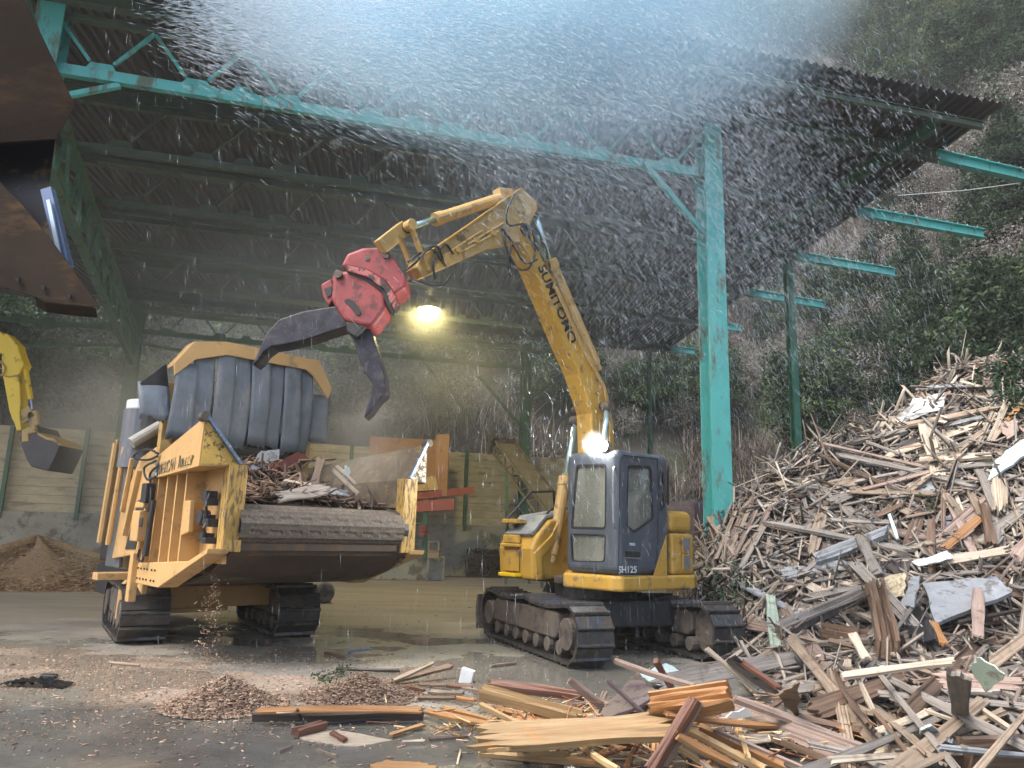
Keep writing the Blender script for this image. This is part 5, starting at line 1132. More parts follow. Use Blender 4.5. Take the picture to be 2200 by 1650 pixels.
pile((2144, 1030), (2150, 1100), 22, 'pale', 'pale barkless post standing at the right of the heap', t=.14, la=.25, lb_=.3, name='post', cat='post')
pile((2037, 834), (2166, 834), 5, 'dark', 'long dark branch lying across the very top of the heap', t=.04, name='branch', cat='branch', la=.25, lb_=.25)
psheet([(1663, 1041), (1683, 1026), (1716, 1036), (1694, 1052)], 'tan', 'square tan sheet on the left shoulder of the heap under the thin green post', .15)
pile((1700, 1046), (1762, 1048), 12, 'grey', 'grey beam below the square tan sheet', t=.07, la=.15, lb_=.15)
pile((1697, 1064), (1745, 1062), 12, 'brown', 'brown beam stacked below the grey one on the left shoulder', t=.07, la=.15, lb_=.15)
pile((1640, 1090), (1735, 1028), 6, 'pale', 'long thin pale stick rising along the left shoulder of the heap', t=.02, la=.2, lb_=.2)
pile((1915, 1073), (1987, 1022), 11, 'pale', 'bright pale board lying diagonally in the middle of the upper heap', t=.03, la=.2, lb_=.2)
psheet([(1956, 1062), (2000, 1032), (2015, 1046), (1985, 1062)], 'slate', 'slate grey shingle right of the bright diagonal board', .15)
# middle of the heap
pile((1770, 1090), (1744, 1193), 20, 'tan', 'split tan board standing steeply in the left half of the heap', t=.03, la=.22, lb_=.22)
pile((1749, 1204), (1906, 1143), 21, 'slate', 'heavy grey beam sloping up to the right with a torn left end', t=.10, la=.28, lb_=.3, name='beam', cat='beam')
pile((1849, 1153), (1886, 1238), 20, 'grey', 'weathered post leaning over the right end of the heavy grey beam', t=.07, la=.42, lb_=.42, name='post', cat='post', jag=.02)
psheet([(1958, 1206), (2035, 1183), (2047, 1199), (1972, 1216)], 'white', 'splintered white board beside the long pale plank in the middle right', .38)
pile((2030, 1203), (2166, 1182), 20, 'pale', 'long pale plank in the middle right of the heap', t=.03, la=.32, lb_=.34)
pile((2029, 1178), (2109, 1109), 16, 'orange', 'orange tan board rising right above the long pale plank', t=.025, la=.3, lb_=.35)
pile((2113, 1082), (2130, 1168), 15, 'brown', 'dark square post standing right of the orange tan board', t=.07, la=.35, lb_=.3, name='post', cat='post')
pile((2085, 1060), (2108, 1110), 11, 'tan', 'tan post stub above the orange tan board', t=.05, la=.3, lb_=.36, name='post', cat='post')
psheet([(1864, 1247), (1945, 1230), (1943, 1277), (1922, 1287)], 'osb', 'mottled chipboard triangle in the middle of the heap', .5)
psheet([(1957, 1239), (1977, 1237), (1963, 1303), (1936, 1302)], 'slate', 'grey slate strip leaning on the chipboard triangle', .55)
pile((1878, 1256), (1908, 1395), 31, 'brown', 'thick grey brown log standing in front of the heap', t=.20, la=.55, lb_=.35, name='log', cat='log', jag=.02)
pile((1655, 1280), (1666, 1388), 20, 'green', 'upright pale greenish board at the left foot of the heap', t=.035, la=.4, lb_=.25, jag=.02)
pile((1676, 1356), (1855, 1275), 24, 'grey', 'long weathered beam sloping up behind the thick log', t=.10, la=.3, lb_=.4, name='beam', cat='beam')
pile((1730, 1285), (1850, 1258), 18, 'grey', 'weathered board above the long weathered beam', t=.03, la=.25, lb_=.3)
pile((1830, 1359), (1862, 1417), 16, 'pale', 'short bright board propped at the foot of the thick log', t=.03, la=.5, lb_=.35, jag=.02)
pile((2101, 1266), (2101, 1367), 19, 'pink', 'upright pinkish board at the right foot of the heap', t=.03, la=.55, lb_=.4, jag=.02)
psheet([(1982, 1264), (2140, 1226), (2174, 1284), (2010, 1327)], 'slate', 'broad grey bark covered slab spanning the lower right of the heap', .42, t=.05)
psheet([(1930, 1308), (1965, 1288), (2003, 1330), (2012, 1377), (1985, 1380), (1950, 1350)], 'black', 'curved sheet of black plastic below the grey bark slab', .36)
psheet([(1895, 1222), (1912, 1190), (1948, 1186), (1965, 1208), (1940, 1235)], 'dark', 'dark round wooden lump above the chipboard triangle', .25)
psheet([(1935, 1090), (2035, 1078), (2060, 1150), (1960, 1158)], 'maroon', 'maroon board sunk in the dark hollow of the heap', .05)
psheet([(2018, 1115), (2045, 1103), (2044, 1128), (2028, 1136)], 'blue', 'crumpled blue scrap beside the maroon board', .2, cat='scrap')
pile((2005, 1336), (2028, 1384), 12, 'orange', 'orange split board just right of the black plastic', t=.03, la=.4, lb_=.35)
pile((1762, 1366), (1935, 1392), 26, 'brown', 'fallen brown trunk lying along the foot of the heap', t=.20, la=.3, lb_=.3, name='trunk_log', cat='log')
pile((1585, 1395), (1690, 1388), 9, 'tan', 'tan plank on the ground beside the right crawler track', t=.03, la=.06, lb_=.08)
pile((1912, 1140), (1930, 1160), 6, 'pale', 'thin whitish lath left of the maroon board', t=.02, la=.25, lb_=.25)
pile((1910, 1105), (1928, 1158), 6, 'sheet', 'bluish white lath standing in the middle of the heap', t=.02, la=.3, lb_=.3)
pile((1530, 1110), (1590, 1190), 26, 'pink', 'broad reddish board leaning at the left end of the heap', t=.03, la=.3, lb_=.2)
psheet([(1513, 1070), (1536, 1048), (1580, 1064), (1560, 1076)], 'pink', 'peach board tip poking up where the heap meets the teal column', .2)
for k in range(9):
    a = (1530 + k * 9, 1190 - k * 3 + (k % 3) * 14); b = (1570 + k * 11, 1085 + (k % 4) * 12); pile(a, b, 5 + k % 3 * 2, ('grey', 'tan', 'pink')[k % 3], 'narrow splintered lath in the bundle leaning at the left end of the heap', t=.025, la=.2, lb_=.25)['group'] = 'bundle of laths at the left end of the heap'
# lower right
flat((1515, 1391), (1630, 1486), 9, 'pale', 'long pale splinter pointing up to the left beside the right crawler', .62, .25, taper=-.3)
gsheet([(1556, 1404), (1575, 1420), (1678, 1474), (1650, 1490), (1620, 1482)], [.55, .55, .28, .18, .22], 'purple', 'split purple brown board right of the long pale splinter')
flat((1597, 1424), (1676, 1480), 15, 'red', 'red brown split board on the purple brown one', .52, .32)
gsheet([(1671, 1490), (1719, 1461), (1713, 1546)], [.45, .62, .12], 'tan', 'tan triangular plywood piece standing on its tip')
flat((1805, 1453), (2050, 1421), 15, 'pale', 'long bright stick with a torn white right end', .48, .62)
flat((1839, 1447), (1898, 1574), 7, 'pale', 'thin bare stick leaning down from the long bright stick', .5, .08)
gsheet([(2081, 1432), (2105, 1413), (2157, 1449), (2118, 1488)], [.62, .72, .62, .42], 'green', 'pale green painted panel on the debris at the right')
flat((2060, 1446), (2064, 1560), 30, 'grey', 'broad grey purple board standing in the debris left of the green panel', .78, .1, t=.04)
flat((1576, 1500), (1878, 1615), 14, 'pink', 'long pinkish plank sloping down to the right across the front debris', .42, .04, t=.05)
flat((2066, 1624), (2240, 1618), 38, 'brown', 'dark weathered log at the bottom right corner', .12, .14, t=.2, name='log', cat='log', jag=.03)
gsheet([(1535, 1551), (1597, 1520), (1662, 1568), (1607, 1590)], [.22, .3, .12, .05], 'white', 'greyish white sheet under the long pinkish plank')
flat((1433, 1535), (1692, 1560), 13, 'orange', 'curved orange stick across the greyish white sheet', .4, .2)
flat((1900, 1631), (1984, 1648), 11, 'orange', 'small orange piece on the bare ground at the lower right', .03, .03)
flat((2040, 1590), (2062, 1620), 9, 'slate', 'small grey strip right of the small orange piece', .3, .05)
flat((1870, 1600), (1910, 1575), 7, 'sheet', 'narrow bluish strip by the end of the long pinkish plank', .05, .2)
gsheet([(1975, 1565), (2000, 1555), (2030, 1600), (1990, 1605)], [.3, .35, .06, .05], 'sheet', 'crumpled pale blue plastic at the right front', cat='scrap')
# fresh wood in front
A = atH((1399, 1516), .42); B = atH((1570, 1492), .55); lay(A, B, .17, .15, 'orange', 'beam', 'thick square orange beam lying on the front pile', 'beam', face=V(-.1, -.75, .66), jag=.02, bev=.01)
flat((1494, 1503), (1398, 1656), 19, 'red', 'dark red square bar leaning in the centre of the front pile', .52, .06, t=.07, jag=.015)
flat((1502, 1508), (1428, 1640), 13, 'pink', 'pinkish batten beside the dark red bar', .5, .06, t=.05, jag=.015)
lay(atH((1035, 1585), .22), atH((1440, 1558), .32), .23, .05, 'yellow', 'split_slab', 'big splintered yellow slab lying across the front pile', 'slab', face=V(-.02, -.5, .86), jag=.16)
flat((1027, 1616), (1309, 1640), 14, 'yellow', 'low pale yellow batten on the ground below the big slab', .03, .06, t=.05, jag=.03)
flat((1032, 1488), (1247, 1542), 18, 'yellow', 'yellow beam with a notched end at the upper left of the front pile', .34, .22, t=.09, name='beam', cat='beam')
flat((1052, 1470), (1250, 1497), 15, 'red', 'red brown beam behind the yellow beam', .2, .16, t=.08, name='beam', cat='beam')
flat((1223, 1459), (1293, 1518), 11, 'pink', 'pinkish batten sticking up behind the purple panel', .42, .2, t=.05, jag=.02)
gsheet([(1255, 1545), (1375, 1453), (1407, 1478), (1377, 1529)], [.18, .36, .42, .26], 'purple', 'dark purple coated panel tilted in the front pile', t=.02)
flat((1307, 1465), (1384, 1534), 6, 'purple', 'thin purple strip lying on the dark purple panel', .42, .28, t=.03)
flat((1322, 1419), (1493, 1474), 12, 'pink', 'long pinkish board reaching out to the upper left', .5, .46, t=.04, jag=.02)
flat((1408, 1416), (1443, 1476), 13, 'red', 'short reddish stick behind the long pinkish board', .55, .3, t=.05, jag=.02)
gsheet([(1371, 1448), (1430, 1425), (1500, 1459), (1430, 1477)], [.16, .18, .16, .14], 'sheet', 'pale blue white sheet flat behind the front pile')
lay(atH((1085, 1552), .16), atH((1232, 1540), .2), .17, .02, 'orange', 'split_slab', 'orange split plank in the left of the front pile', 'slab', face=V(-.02, -.4, .9), jag=.10)
flat((1034, 1515), (1133, 1563), 8, 'yellow', 'thin yellow lath crossing the orange split plank', .3, .24)
flat((912, 1527), (1110, 1568), 13, 'orange', 'splintered orange lath reaching left on the wet ground', .04, .1, t=.03)
flat((950, 1520), (1060, 1548), 8, 'orange', 'narrow orange sliver beside the splintered orange lath', .05, .06)
for k, (a, b, w) in enumerate([((1452, 1578), (1590, 1652), 15), ((1475, 1566), (1640, 1652), 14), ((1500, 1560), (1690, 1650), 13), ((1535, 1570), (1725, 1650), 11), ((1440, 1590), (1540, 1655), 14), ((1465, 1600), (1600, 1655), 9)]):
    flat(a, b, w, ('orange', 'yellow', 'orange', 'pink', 'yellow', 'pale')[k], ('wide orange board leftmost but one in the fanned boards at the bottom', 'yellow board in the middle of the fanned boards at the bottom', 'orange board right of the middle in the fanned boards', 'pinkish board at the right of the fanned boards', 'leftmost yellow board of the fanned boards at the bottom', 'narrow pale lath on top of the fanned boards')[k], .30 - .02 * k, .05, t=.04)
flat((1380, 1575), (1345, 1650), 10, 'orange', 'orange stick leaning below the right end of the big slab', .2, .03); flat((1290, 1622), (1380, 1585), 14, 'orange', 'orange offcut in the shadow below the big slab', .06, .14)
flat((1410, 1570), (1405, 1640), 12, 'orange', 'orange post piece under the dark red bar', .2, .03); flat((1130, 1590), (1132, 1622), 14, 'orange', 'short orange block propping up the big slab', .18, .02, t=.1, jag=.01)
for k in range(26):
    x = random.uniform(1050, 1720); y = random.uniform(1500, 1640); a = random.uniform(-.6, .6) + (math.pi / 2 if random.random() < .25 else 0); l = random.uniform(30, 110)
    flat((x - l * math.cos(a), y - l * math.sin(a) * .45), (x + l * math.cos(a), y + l * math.sin(a) * .45), random.uniform(6, 14), random.choice(('orange', 'yellow', 'orange', 'tan', 'red', 'brown', 'pink')), 'loose broken stick mixed into the fresh wood pile at the front', random.uniform(.02, .2), random.uniform(.02, .25), cat='stick', name='broken_stick')['group'] = 'loose sticks of the front pile'
n = 900; P = np.stack([rng.normal(1.15, .75, n), rng.normal(6.55, .42, n), rng.uniform(.01, .22, n)], -1); P = P[(P[:, 1] > 5.6)]
tag(sticks('fresh_splinters', P, len(P), (.16, .6), .012, .008, np.array([(.50, .28, .12), (.60, .42, .22), (.35, .17, .07), (.22, .09, .05), (.66, .52, .34)]), .85), 'fine fresh orange splinters strewn through the front wood pile', 'splinters', kind='stuff')
# unnamed boards filling the heap
random.seed(21)
for k in range(235):
    for _ in range(40):
        x = random.uniform(1500, 2200); y = random.uniform(800, 1640)
        if y > 1640 - (x - 1500) * .28 + 30 and x < 1700: continue
        if y > max(770, 1190 - (x - 1500) * .62) + 25 and (x > 1600 or y < 1380): break
    a = random.gauss(-.2, .85); l = random.choice((random.uniform(18, 60), random.uniform(40, 105), random.uniform(70, 140), random.uniform(100, 185))) * (1 + .5 * (y > 1350)); c = random.random()
    m = 'grey' if c < .32 else 'tan' if c < .52 else 'brown' if c < .66 else 'pale' if c < .8 else 'pink' if c < .9 else 'dark' if c < .95 else 'slate'
    A = on_heap((x - l * math.cos(a), y - l * math.sin(a) * .7), random.uniform(.05, .30)); B = on_heap((x + l * math.cos(a), y + l * math.sin(a) * .7), random.uniform(.05, .26))
    if np.linalg.norm(A - B) > 4.2: continue
    lay(A, B, random.choice((random.uniform(.03, .08), random.uniform(.07, .20))), random.uniform(.015, .04), m, 'scrap_board', 'broken scrap board among many in the big wood heap', 'board', 'scrap boards in the big heap', face=FACE + V(random.uniform(-.5, .5), random.uniform(-.3, .3), random.uniform(-.4, .3)), taper=random.uniform(0, .4))
# greenery in the heap
def leafy(name, label, pts, n, spread, leaf, lift):
    P = np.array([on_heap(p, lift) for p in pts]); v, f, c = leafpts(P, n, np.array(spread), leaf, gcol['dark'] * np.array([.9, 1.15, 1.1]), .3); r = thing(name, label, 'branch', P.mean(0))
    fast_mesh('leaves', v - P.mean(0), f, m_leaf, r, c); mb = MB()
    for p in P: mb.tube([(0, 0, -.1), (p - P.mean(0)) * .6 + V(0, 0, .05), p - P.mean(0)], [.02, .012, .004], 5)
    mb.build('twigs', m_bark, r)
leafy('leafy_branch', 'dark green leafy branch on the top right of the heap', [(2140, 800), (2165, 785), (2185, 770), (2195, 810), (2170, 830), (2195, 850), (2180, 870), (2150, 815), (2205, 790)], 60, (.16, .12, .13), .055, .35)
leafy('leafy_branch', 'grey green leafy clump at the left foot of the heap beside the excavator', [(1545, 1245), (1570, 1255), (1590, 1275), (1560, 1285), (1540, 1270), (1600, 1255), (1610, 1290)], 55, (.12, .1, .12), .04, .2)
leafy('leafy_branch', 'dark sprig of leaves half buried in the middle of the heap', [(1985, 1070), (2010, 1085), (1700, 1200), (1720, 1215)][:2], 40, (.1, .1, .1), .04, .15)

# ================================================================== load inside the shredder
gl2 = []
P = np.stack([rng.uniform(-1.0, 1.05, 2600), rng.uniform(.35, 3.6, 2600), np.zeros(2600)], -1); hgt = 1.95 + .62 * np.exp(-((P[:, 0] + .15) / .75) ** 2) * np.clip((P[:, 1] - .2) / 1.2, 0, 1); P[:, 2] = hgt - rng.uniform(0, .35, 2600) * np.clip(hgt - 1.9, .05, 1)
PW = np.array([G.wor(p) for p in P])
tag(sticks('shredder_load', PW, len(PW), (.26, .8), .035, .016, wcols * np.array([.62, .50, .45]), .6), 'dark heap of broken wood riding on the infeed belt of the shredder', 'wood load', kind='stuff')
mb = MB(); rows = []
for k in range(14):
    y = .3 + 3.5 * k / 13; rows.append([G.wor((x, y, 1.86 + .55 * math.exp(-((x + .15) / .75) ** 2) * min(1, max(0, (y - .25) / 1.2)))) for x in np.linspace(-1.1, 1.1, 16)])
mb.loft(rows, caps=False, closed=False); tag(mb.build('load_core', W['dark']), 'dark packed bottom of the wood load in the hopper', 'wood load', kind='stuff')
def gl_(a, b, w, m, label, ya, yb, t=.03, **k):
    A = G.wor(G.ony(a, ya)); B = G.wor(G.ony(b, yb)); lay(A, B, w, t, m, 'load_board', label, 'board', face=V(-.1, -.8, .6), **k)
gl_((610, 1033), (668, 1042), .05, 'pale', 'light narrow lath in the middle of the shredder load', .6, .5); gl_((600, 1068), (705, 1050), .20, 'grey', 'grey split slab on the lip of the infeed belt', .25, .2)
gl_((672, 1052), (690, 985), .12, 'brown', 'dark upright board in the shredder load', .7, 1.0); gl_((715, 1010), (770, 1062), .06, 'pale', 'pale stick at the right of the shredder load', .9, .6)
gl_((722, 1000), (765, 1040), .04, 'pale', 'thin pale stick behind the pale stick at the right of the load', 1.0, .8); gl_((690, 1050), (750, 1062), .12, 'slate', 'grey pipe like piece near the right of the infeed belt', .5, .45); gl_((640, 990), (720, 985), .04, 'brown', 'long dark lath across the top of the load', 1.4, 1.3)
sheet([G.wor(G.ony(p, y)) for p, y in (((535, 1010), 1.3), (560, 968) and ((562, 968), 1.6), ((600, 965), 1.7), ((590, 1020), 1.3))], 'slate', 'curved grey plastic sheet at the left of the shredder load'); sheet([G.wor(G.ony(p, y)) for p, y in (((575, 1005), 1.1), ((640, 970), 1.5), ((665, 985), 1.5), ((600, 1030), 1.0))], 'maroon', 'reddish bark slab in the centre of the shredder load')
sheet([G.wor(G.ony(p, y)) for p, y in (((735, 1015), .95), ((745, 998), 1.0), ((752, 1010), 1.0), ((748, 1030), .9))], 'sheet', 'scrap of pale blue plastic at the right of the load', cat='scrap')

# ================================================================== chips and litter on the yard
def mound(name, label, c, R, h, n, cols, L=(.05, .13), w=.014):
    r = thing(name, label, 'chip pile', (c[0], c[1], 0)); k = 40; rows = []
    for i in range(9):
        t = i / 8; rows.append([(R[0] * t * math.cos(a) * (1 + .08 * math.sin(3 * a)), R[1] * t * math.sin(a), h * (1 - t) ** 1.1 * (1 + .15 * math.sin(5 * a + 3 * t)) - .01) for a in np.linspace(0, 2 * math.pi, k + 1)[:-1]])
    mb = MB(); mb.loft(rows, caps=False); mb.build('pile_body', M('chip_body', tuple(cols.mean(0) * .7), .9, var=.5, scale=14, bump=.6, bscale=22), r, smooth=True)
    rr = np.sqrt(rng.uniform(0, 1.25, n)); a = rng.uniform(0, 2 * np.pi, n); P = np.stack([R[0] * rr * np.cos(a), R[1] * rr * np.sin(a), h * np.clip(1 - rr, 0, 1) ** 1.1 + .012], -1)
    o = sticks('chips', P, n, L, w, .006, cols, .8); o.parent = r; o['kind'] = 'stuff'
chipc = np.array([(.30, .20, .145), (.42, .30, .22), (.22, .14, .10), (.52, .40, .30), (.15, .10, .075), (.36, .25, .18)])
mound('wood_chip_pile', 'small heap of reddish wood chips in the middle foreground', atG((480, 1515)), (.52, .52), .25, 4200, chipc * .85, (.035, .09), .011)
mound('wood_chip_pile', 'greyer heap of fine chips behind the long dark beam', atG((775, 1496)), (.55, .5), .21, 4000, chipc * .62, (.035, .09), .011)
c = atG((70, 1262)); mound('wood_chip_pile', 'large brown chip heap against the timber wall at the far left', c + V(-1.0, 1.5, 0), (5.0, 2.6), 1.15, 9000, chipc * np.array([1.25, 1.15, .85]), (.12, .3), .04)
c = atG((150, 1240)); mound('wood_chip_pile', 'dark mulch heap right of the large brown chip heap', c + V(.2, 2.6, 0), (2.3, 1.8), 1.25, 3500, chipc * .38, (.10, .25), .035)
mb = MB(); a = atG((1000, 1240)); b = atG((1085, 1241)); rows = []
for i in range(10):
    p = a + (b - a) * i / 9; rows.append([p + V(0, y, z + (.12 * math.sin(i * 2.1 + y) if z > .5 else 0)) for y, z in ((0, 0), (.02, .95), (.5, 1.0), (1.6, .1))])
mb.loft(rows); tag(mb.build('bark_stack', W['dark']), 'dark block of packed bark standing before the back wall', 'bark stack')
Pb = np.stack([rng.uniform(a[0], b[0], 500), rng.uniform(a[1] - .02, a[1] + .8, 500), rng.uniform(.1, 1.05, 500)], -1); tag(sticks('bark_shreds', Pb, 500, (.18, .4), .03, .02, chipc * .3, .4), 'shaggy shreds covering the packed bark block', 'bark shreds', kind='stuff')
n = 6500; u = rng.normal(0, 1, (n, 2)); ctr = np.array([(-2.6, 8.0), (-5.2, 9.2), (-2.2, 9.6), (-3.4, 7.0), (-1.0, 7.6), (-6.5, 8.5)])[rng.integers(0, 6, n)]; P = np.zeros((n, 3)); P[:, :2] = ctr + u * np.array([1.25, .8]); P[:, 2] = .006
tag(sticks('scattered_chips', P, n, (.02, .07), .009, .004, chipc * 1.1, .97), 'loose wood chips scattered over the wet yard', 'wood chips', kind='stuff')
n = 900; P = np.zeros((n, 3)); P[:, 0] = rng.uniform(-7, 6, n); P[:, 1] = rng.uniform(5.0, 20, n); P[:, 2] = .006
tag(sticks('yard_crumbs', P, n, (.03, .12), .012, .006, chipc * 1.3, .97), 'sparse crumbs of wood all over the yard', 'wood chips', kind='stuff')
n = 420; P = np.stack([rng.normal(-3.42, .05, n), rng.normal(9.15, .06, n), rng.uniform(.02, 1.05, n) ** 1.3], -1); P[:, :2] += rng.normal(0, .14, (n, 2)) * (1 - P[:, 2:3])
tag(sticks('falling_chips', P, n, (.018, .04), .008, .005, chipc * .9, .2), 'wood chips dropping from the hopper edge onto the yard', 'falling chips', kind='stuff')
A = atH((543, 1535), .05); B = atH((907, 1533), .05); lay(A, B, .12, .10, 'dark', 'beam', 'long dark wet beam on the ground in the foreground', 'beam', face=V(0, -.2, 1), jag=.02)
A = atH((548, 1528), .115); B = atH((905, 1526), .115); lay(A, B, .11, .015, 'orange', 'bark_strip', 'strip of orange bark on top of the long dark beam', 'bark', face=V(0, -.2, 1), jag=.03)
mb = MB(); mb.tube(catmull([atH((638, 1524), .14), atH((648, 1545), .05), atH((656, 1555), .02)], 5), .014, 6); mb.tube(catmull([atH((656, 1556), .02), atH((720, 1553), .02), atH((822, 1546), .02)], 5), .012, 6); tag(mb.build('bent_rod', m_hose), 'bent black rod lying in front of the long dark beam', 'rod')
flat((632, 1575), (696, 1557), 13, 'red', 'stubby red brown chunk on the wet ground', .04, .05, t=.06); flat((838, 1579), (912, 1556), 9, 'orange', 'short orange splinter with a frayed end on the ground', .03, .03, t=.02)
gsheet([(640, 1582), (665, 1574), (720, 1568), (845, 1590), (770, 1603), (700, 1598)], [.008] * 6, 'pale', 'flat pale torn wood fibre patch lying on the wet ground', t=.008)
flat((712, 1573), (742, 1590), 9, 'red', 'small brick red stick on the pale fibre patch', .03, .03); flat((600, 1615), (625, 1605), 5, 'pink', 'tiny pink splinter on the wet concrete', .01, .01); flat((680, 1612), (722, 1625), 4, 'tan', 'thin tan sliver below the pale fibre patch', .01, .01)
flat((830, 1466), (972, 1430), 14, 'brown', 'broad brown board behind the greyer chip heap', .03, .14); flat((845, 1462), (930, 1424), 9, 'tan', 'tan board lying on the broad brown board', .08, .2); flat((722, 1436), (860, 1441), 4, 'dark', 'dark twig behind the greyer chip heap', .02, .03)
flat((745, 1398), (796, 1393), 7, 'slate', 'pale grey stick lying alone on the wet floor', .02, .02); flat((698, 1403), (745, 1412), 5, 'brown', 'dark sliver left of the pale grey stick', .02, .02); flat((233, 1423), (300, 1430), 4, 'tan', 'thin tan stick on the sawdust at the left', .02, .02); flat((1052, 1432), (1110, 1424), 4, 'tan', 'floating tan stick in the puddle by the crawler', .02, .02); flat((920, 1586), (1010, 1580), 6, 'pink', 'thin reddish lath left of the big slab', .02, .03); flat((862, 1596), (912, 1594), 5, 'pale', 'thin whitish sliver on the wet ground', .012, .012)
for k, (x, y) in enumerate([(890, 1478), (930, 1470), (960, 1490), (1000, 1500), (985, 1475), (940, 1500), (1010, 1480)]):
    l = 22 + 8 * (k % 3); flat((x - l, y - 4 + 3 * (k % 2)), (x + l, y + 5 - 3 * (k % 3)), 5 + k % 3 * 2, ('red', 'brown', 'tan', 'orange')[k % 4], 'loose thin board between the greyer chip heap and the front pile', .03, .05)['group'] = 'loose thin boards left of the front pile'
gsheet([(795, 1642), (830, 1632), (900, 1636), (940, 1646), (935, 1660), (800, 1660)], [.02] * 6, 'orange', 'crumbled orange wood patch at the bottom edge', t=.02)
r_ = random.Random(3); mb = MB(); c = atG((80, 1474)); rows = []
for i in range(15): rows.append([c + V(-.32 + .64 * i / 14, -.12 + .24 * j / 8, max(.004, .07 * abs(math.sin(i * 1.7 + j * .9)) * math.exp(-((i - 6) / 6) ** 2) + r_.uniform(0, .02))) for j in range(9)])
mb.loft(rows, caps=False, closed=False); tag(mb.build('plastic_sheet', W['black'], smooth=True), 'crumpled black plastic lying on the yard at the left', 'plastic sheet')
c = atG((105, 1458)); mb = MB(); mb.box(c + V(0, 0, .025), (.17, .07, .05)); tag(mb.build('rubber_scrap', W['black'], None, .02), 'small black lump behind the crumpled black plastic', 'scrap')
c = atH((697, 1272), .25); mb = MB(); mb.tube([c + V(0, 0, -.03), c + V(-.1, .5, -.03)], .22, 24); tag(mb.build('steel_drum', m_mud, None, .04), 'muddy grey drum lying on the floor behind the shredder', 'drum')
c = atG((1000, 1468)); mb = MB(); mb.prism([c + V(-.08, 0, 0), c + V(.06, 0, 0), c + V(.09, 0, .12), c + V(-.05, 0, .16)], (.02, .1, 0)); tag(mb.build('carton', W['white'], None, .005), 'small torn white carton left of the red brown beam', 'carton')
leaf_c = [(690, 1452), (720, 1446), (745, 1438), (705, 1460)]
Pq = np.array([atH(p, .05) for p in leaf_c]); v, f, cc_ = leafpts(Pq, 30, np.array([.07, .06, .03]), .025, gcol['mid'], .3); lr = thing('leafy_twig', 'green leafy twig lying behind the chip heaps', 'twig', Pq.mean(0)); fast_mesh('leaves', v - Pq.mean(0), f, m_leaf, lr, cc_); mb = MB(); mb.tube([p - Pq.mean(0) for p in Pq], .008, 5); mb.build('stem', m_bark, lr)

# ================================================================== water spray, mist, dust, haze
def droplets(name, label, P, Vv, r, k, m):
    """long thin water drops along their velocity"""
    n = len(P); d = Vv / np.linalg.norm(Vv, axis=1)[:, None]; L = (k * np.linalg.norm(Vv, axis=1) * rng.uniform(.6, 1.3, n))[:, None]; rr = (r * np.exp(rng.normal(0, .35, n)))[:, None]
    a = np.cross(d, V(.3, .9, .2)); a /= np.linalg.norm(a, axis=1)[:, None]; b = np.cross(d, a); h = d * L / 2
    v = np.stack([P - h, P + a * rr, P + (-.5 * a + .87 * b) * rr, P + (-.5 * a - .87 * b) * rr, P + h], 1).reshape(-1, 3); base = (np.arange(n) * 5)[:, None]
    f = np.concatenate([base + np.array([t]) for t in ((0, 2, 1), (0, 3, 2), (0, 1, 3), (4, 1, 2), (4, 2, 3), (4, 3, 1))], 0)
    o = fast_mesh(name, v, f, m); o.data.polygons.foreach_set('use_smooth', [True] * len(o.data.polygons)); return tag(o, label, 'water spray', kind='stuff')
m_w, wnt, wo_ = newmat('water_drops'); d_ = N(wnt, 'ShaderNodeBsdfDiffuse'); d_.inputs[0].default_value = (.70, .86, 1.0, 1); t_ = N(wnt, 'ShaderNodeBsdfTranslucent'); t_.inputs[0].default_value = (.70, .86, 1.0, 1); g_ = N(wnt, 'ShaderNodeBsdfGlossy', Roughness=.25); tr_ = N(wnt, 'ShaderNodeBsdfTransparent')
x1 = N(wnt, 'ShaderNodeMixShader'); x1.inputs[0].default_value = .5; wnt.links.new(d_.outputs[0], x1.inputs[1]); wnt.links.new(t_.outputs[0], x1.inputs[2]); x2 = N(wnt, 'ShaderNodeMixShader'); x2.inputs[0].default_value = .3; wnt.links.new(x1.outputs[0], x2.inputs[1]); wnt.links.new(g_.outputs[0], x2.inputs[2])
x3 = N(wnt, 'ShaderNodeMixShader'); x3.inputs[0].default_value = .45; wnt.links.new(x2.outputs[0], x3.inputs[1]); wnt.links.new(tr_.outputs[0], x3.inputs[2]); wnt.links.new(x3.outputs[0], wo_.inputs['Surface'])
n = 330000; noz = V(-3.6, 5.2, 5.6)
az = rng.normal(math.radians(64), math.radians(13), n); el = rng.normal(math.radians(30), math.radians(17), n); sp = rng.normal(10.5, .9, n)
vel = np.stack([np.sin(az) * np.cos(el), np.cos(az) * np.cos(el), np.sin(el)], -1) * sp[:, None]; pos = np.tile(noz, (n, 1)) + rng.normal(0, .15, (n, 3)); T = .1 + 2.2 * rng.beta(1.2, 1.9, n); drag = rng.normal(.72, .06, n)
for s_ in range(44):
    dt = (T / 44)[:, None]; vel = vel + (V(0, 0, -9.8) - vel * drag[:, None]) * dt; pos = pos + vel * dt
q = pos - CAM; zz = q @ cF; px = 1100 + FOC * (q @ cR) / zz; py = 825 - FOC * (q @ cU) / zz
ych = 150 + .1625 * (px - 135); ok = (zz > 6.2) & (rng.uniform(0, 1, n) < np.clip((2150 - px) / 500, .06, 1) * np.where((px > 1150) & (py > 260), .7, 1)) & (rng.uniform(0, 1, n) < np.clip(1.0 - (py - ych + 90) / np.clip(px - 700, 200, 620), .10, 1)) & (px > -40) & (px < 2240) & (py > -60) & (py < 1500) & (pos[:, 2] > .1); pos, vel = pos[ok], vel[ok]
droplets('water_spray', 'fan of glittering water drops sprayed over the yard from above', pos, vel, .0013, .0105, m_w)
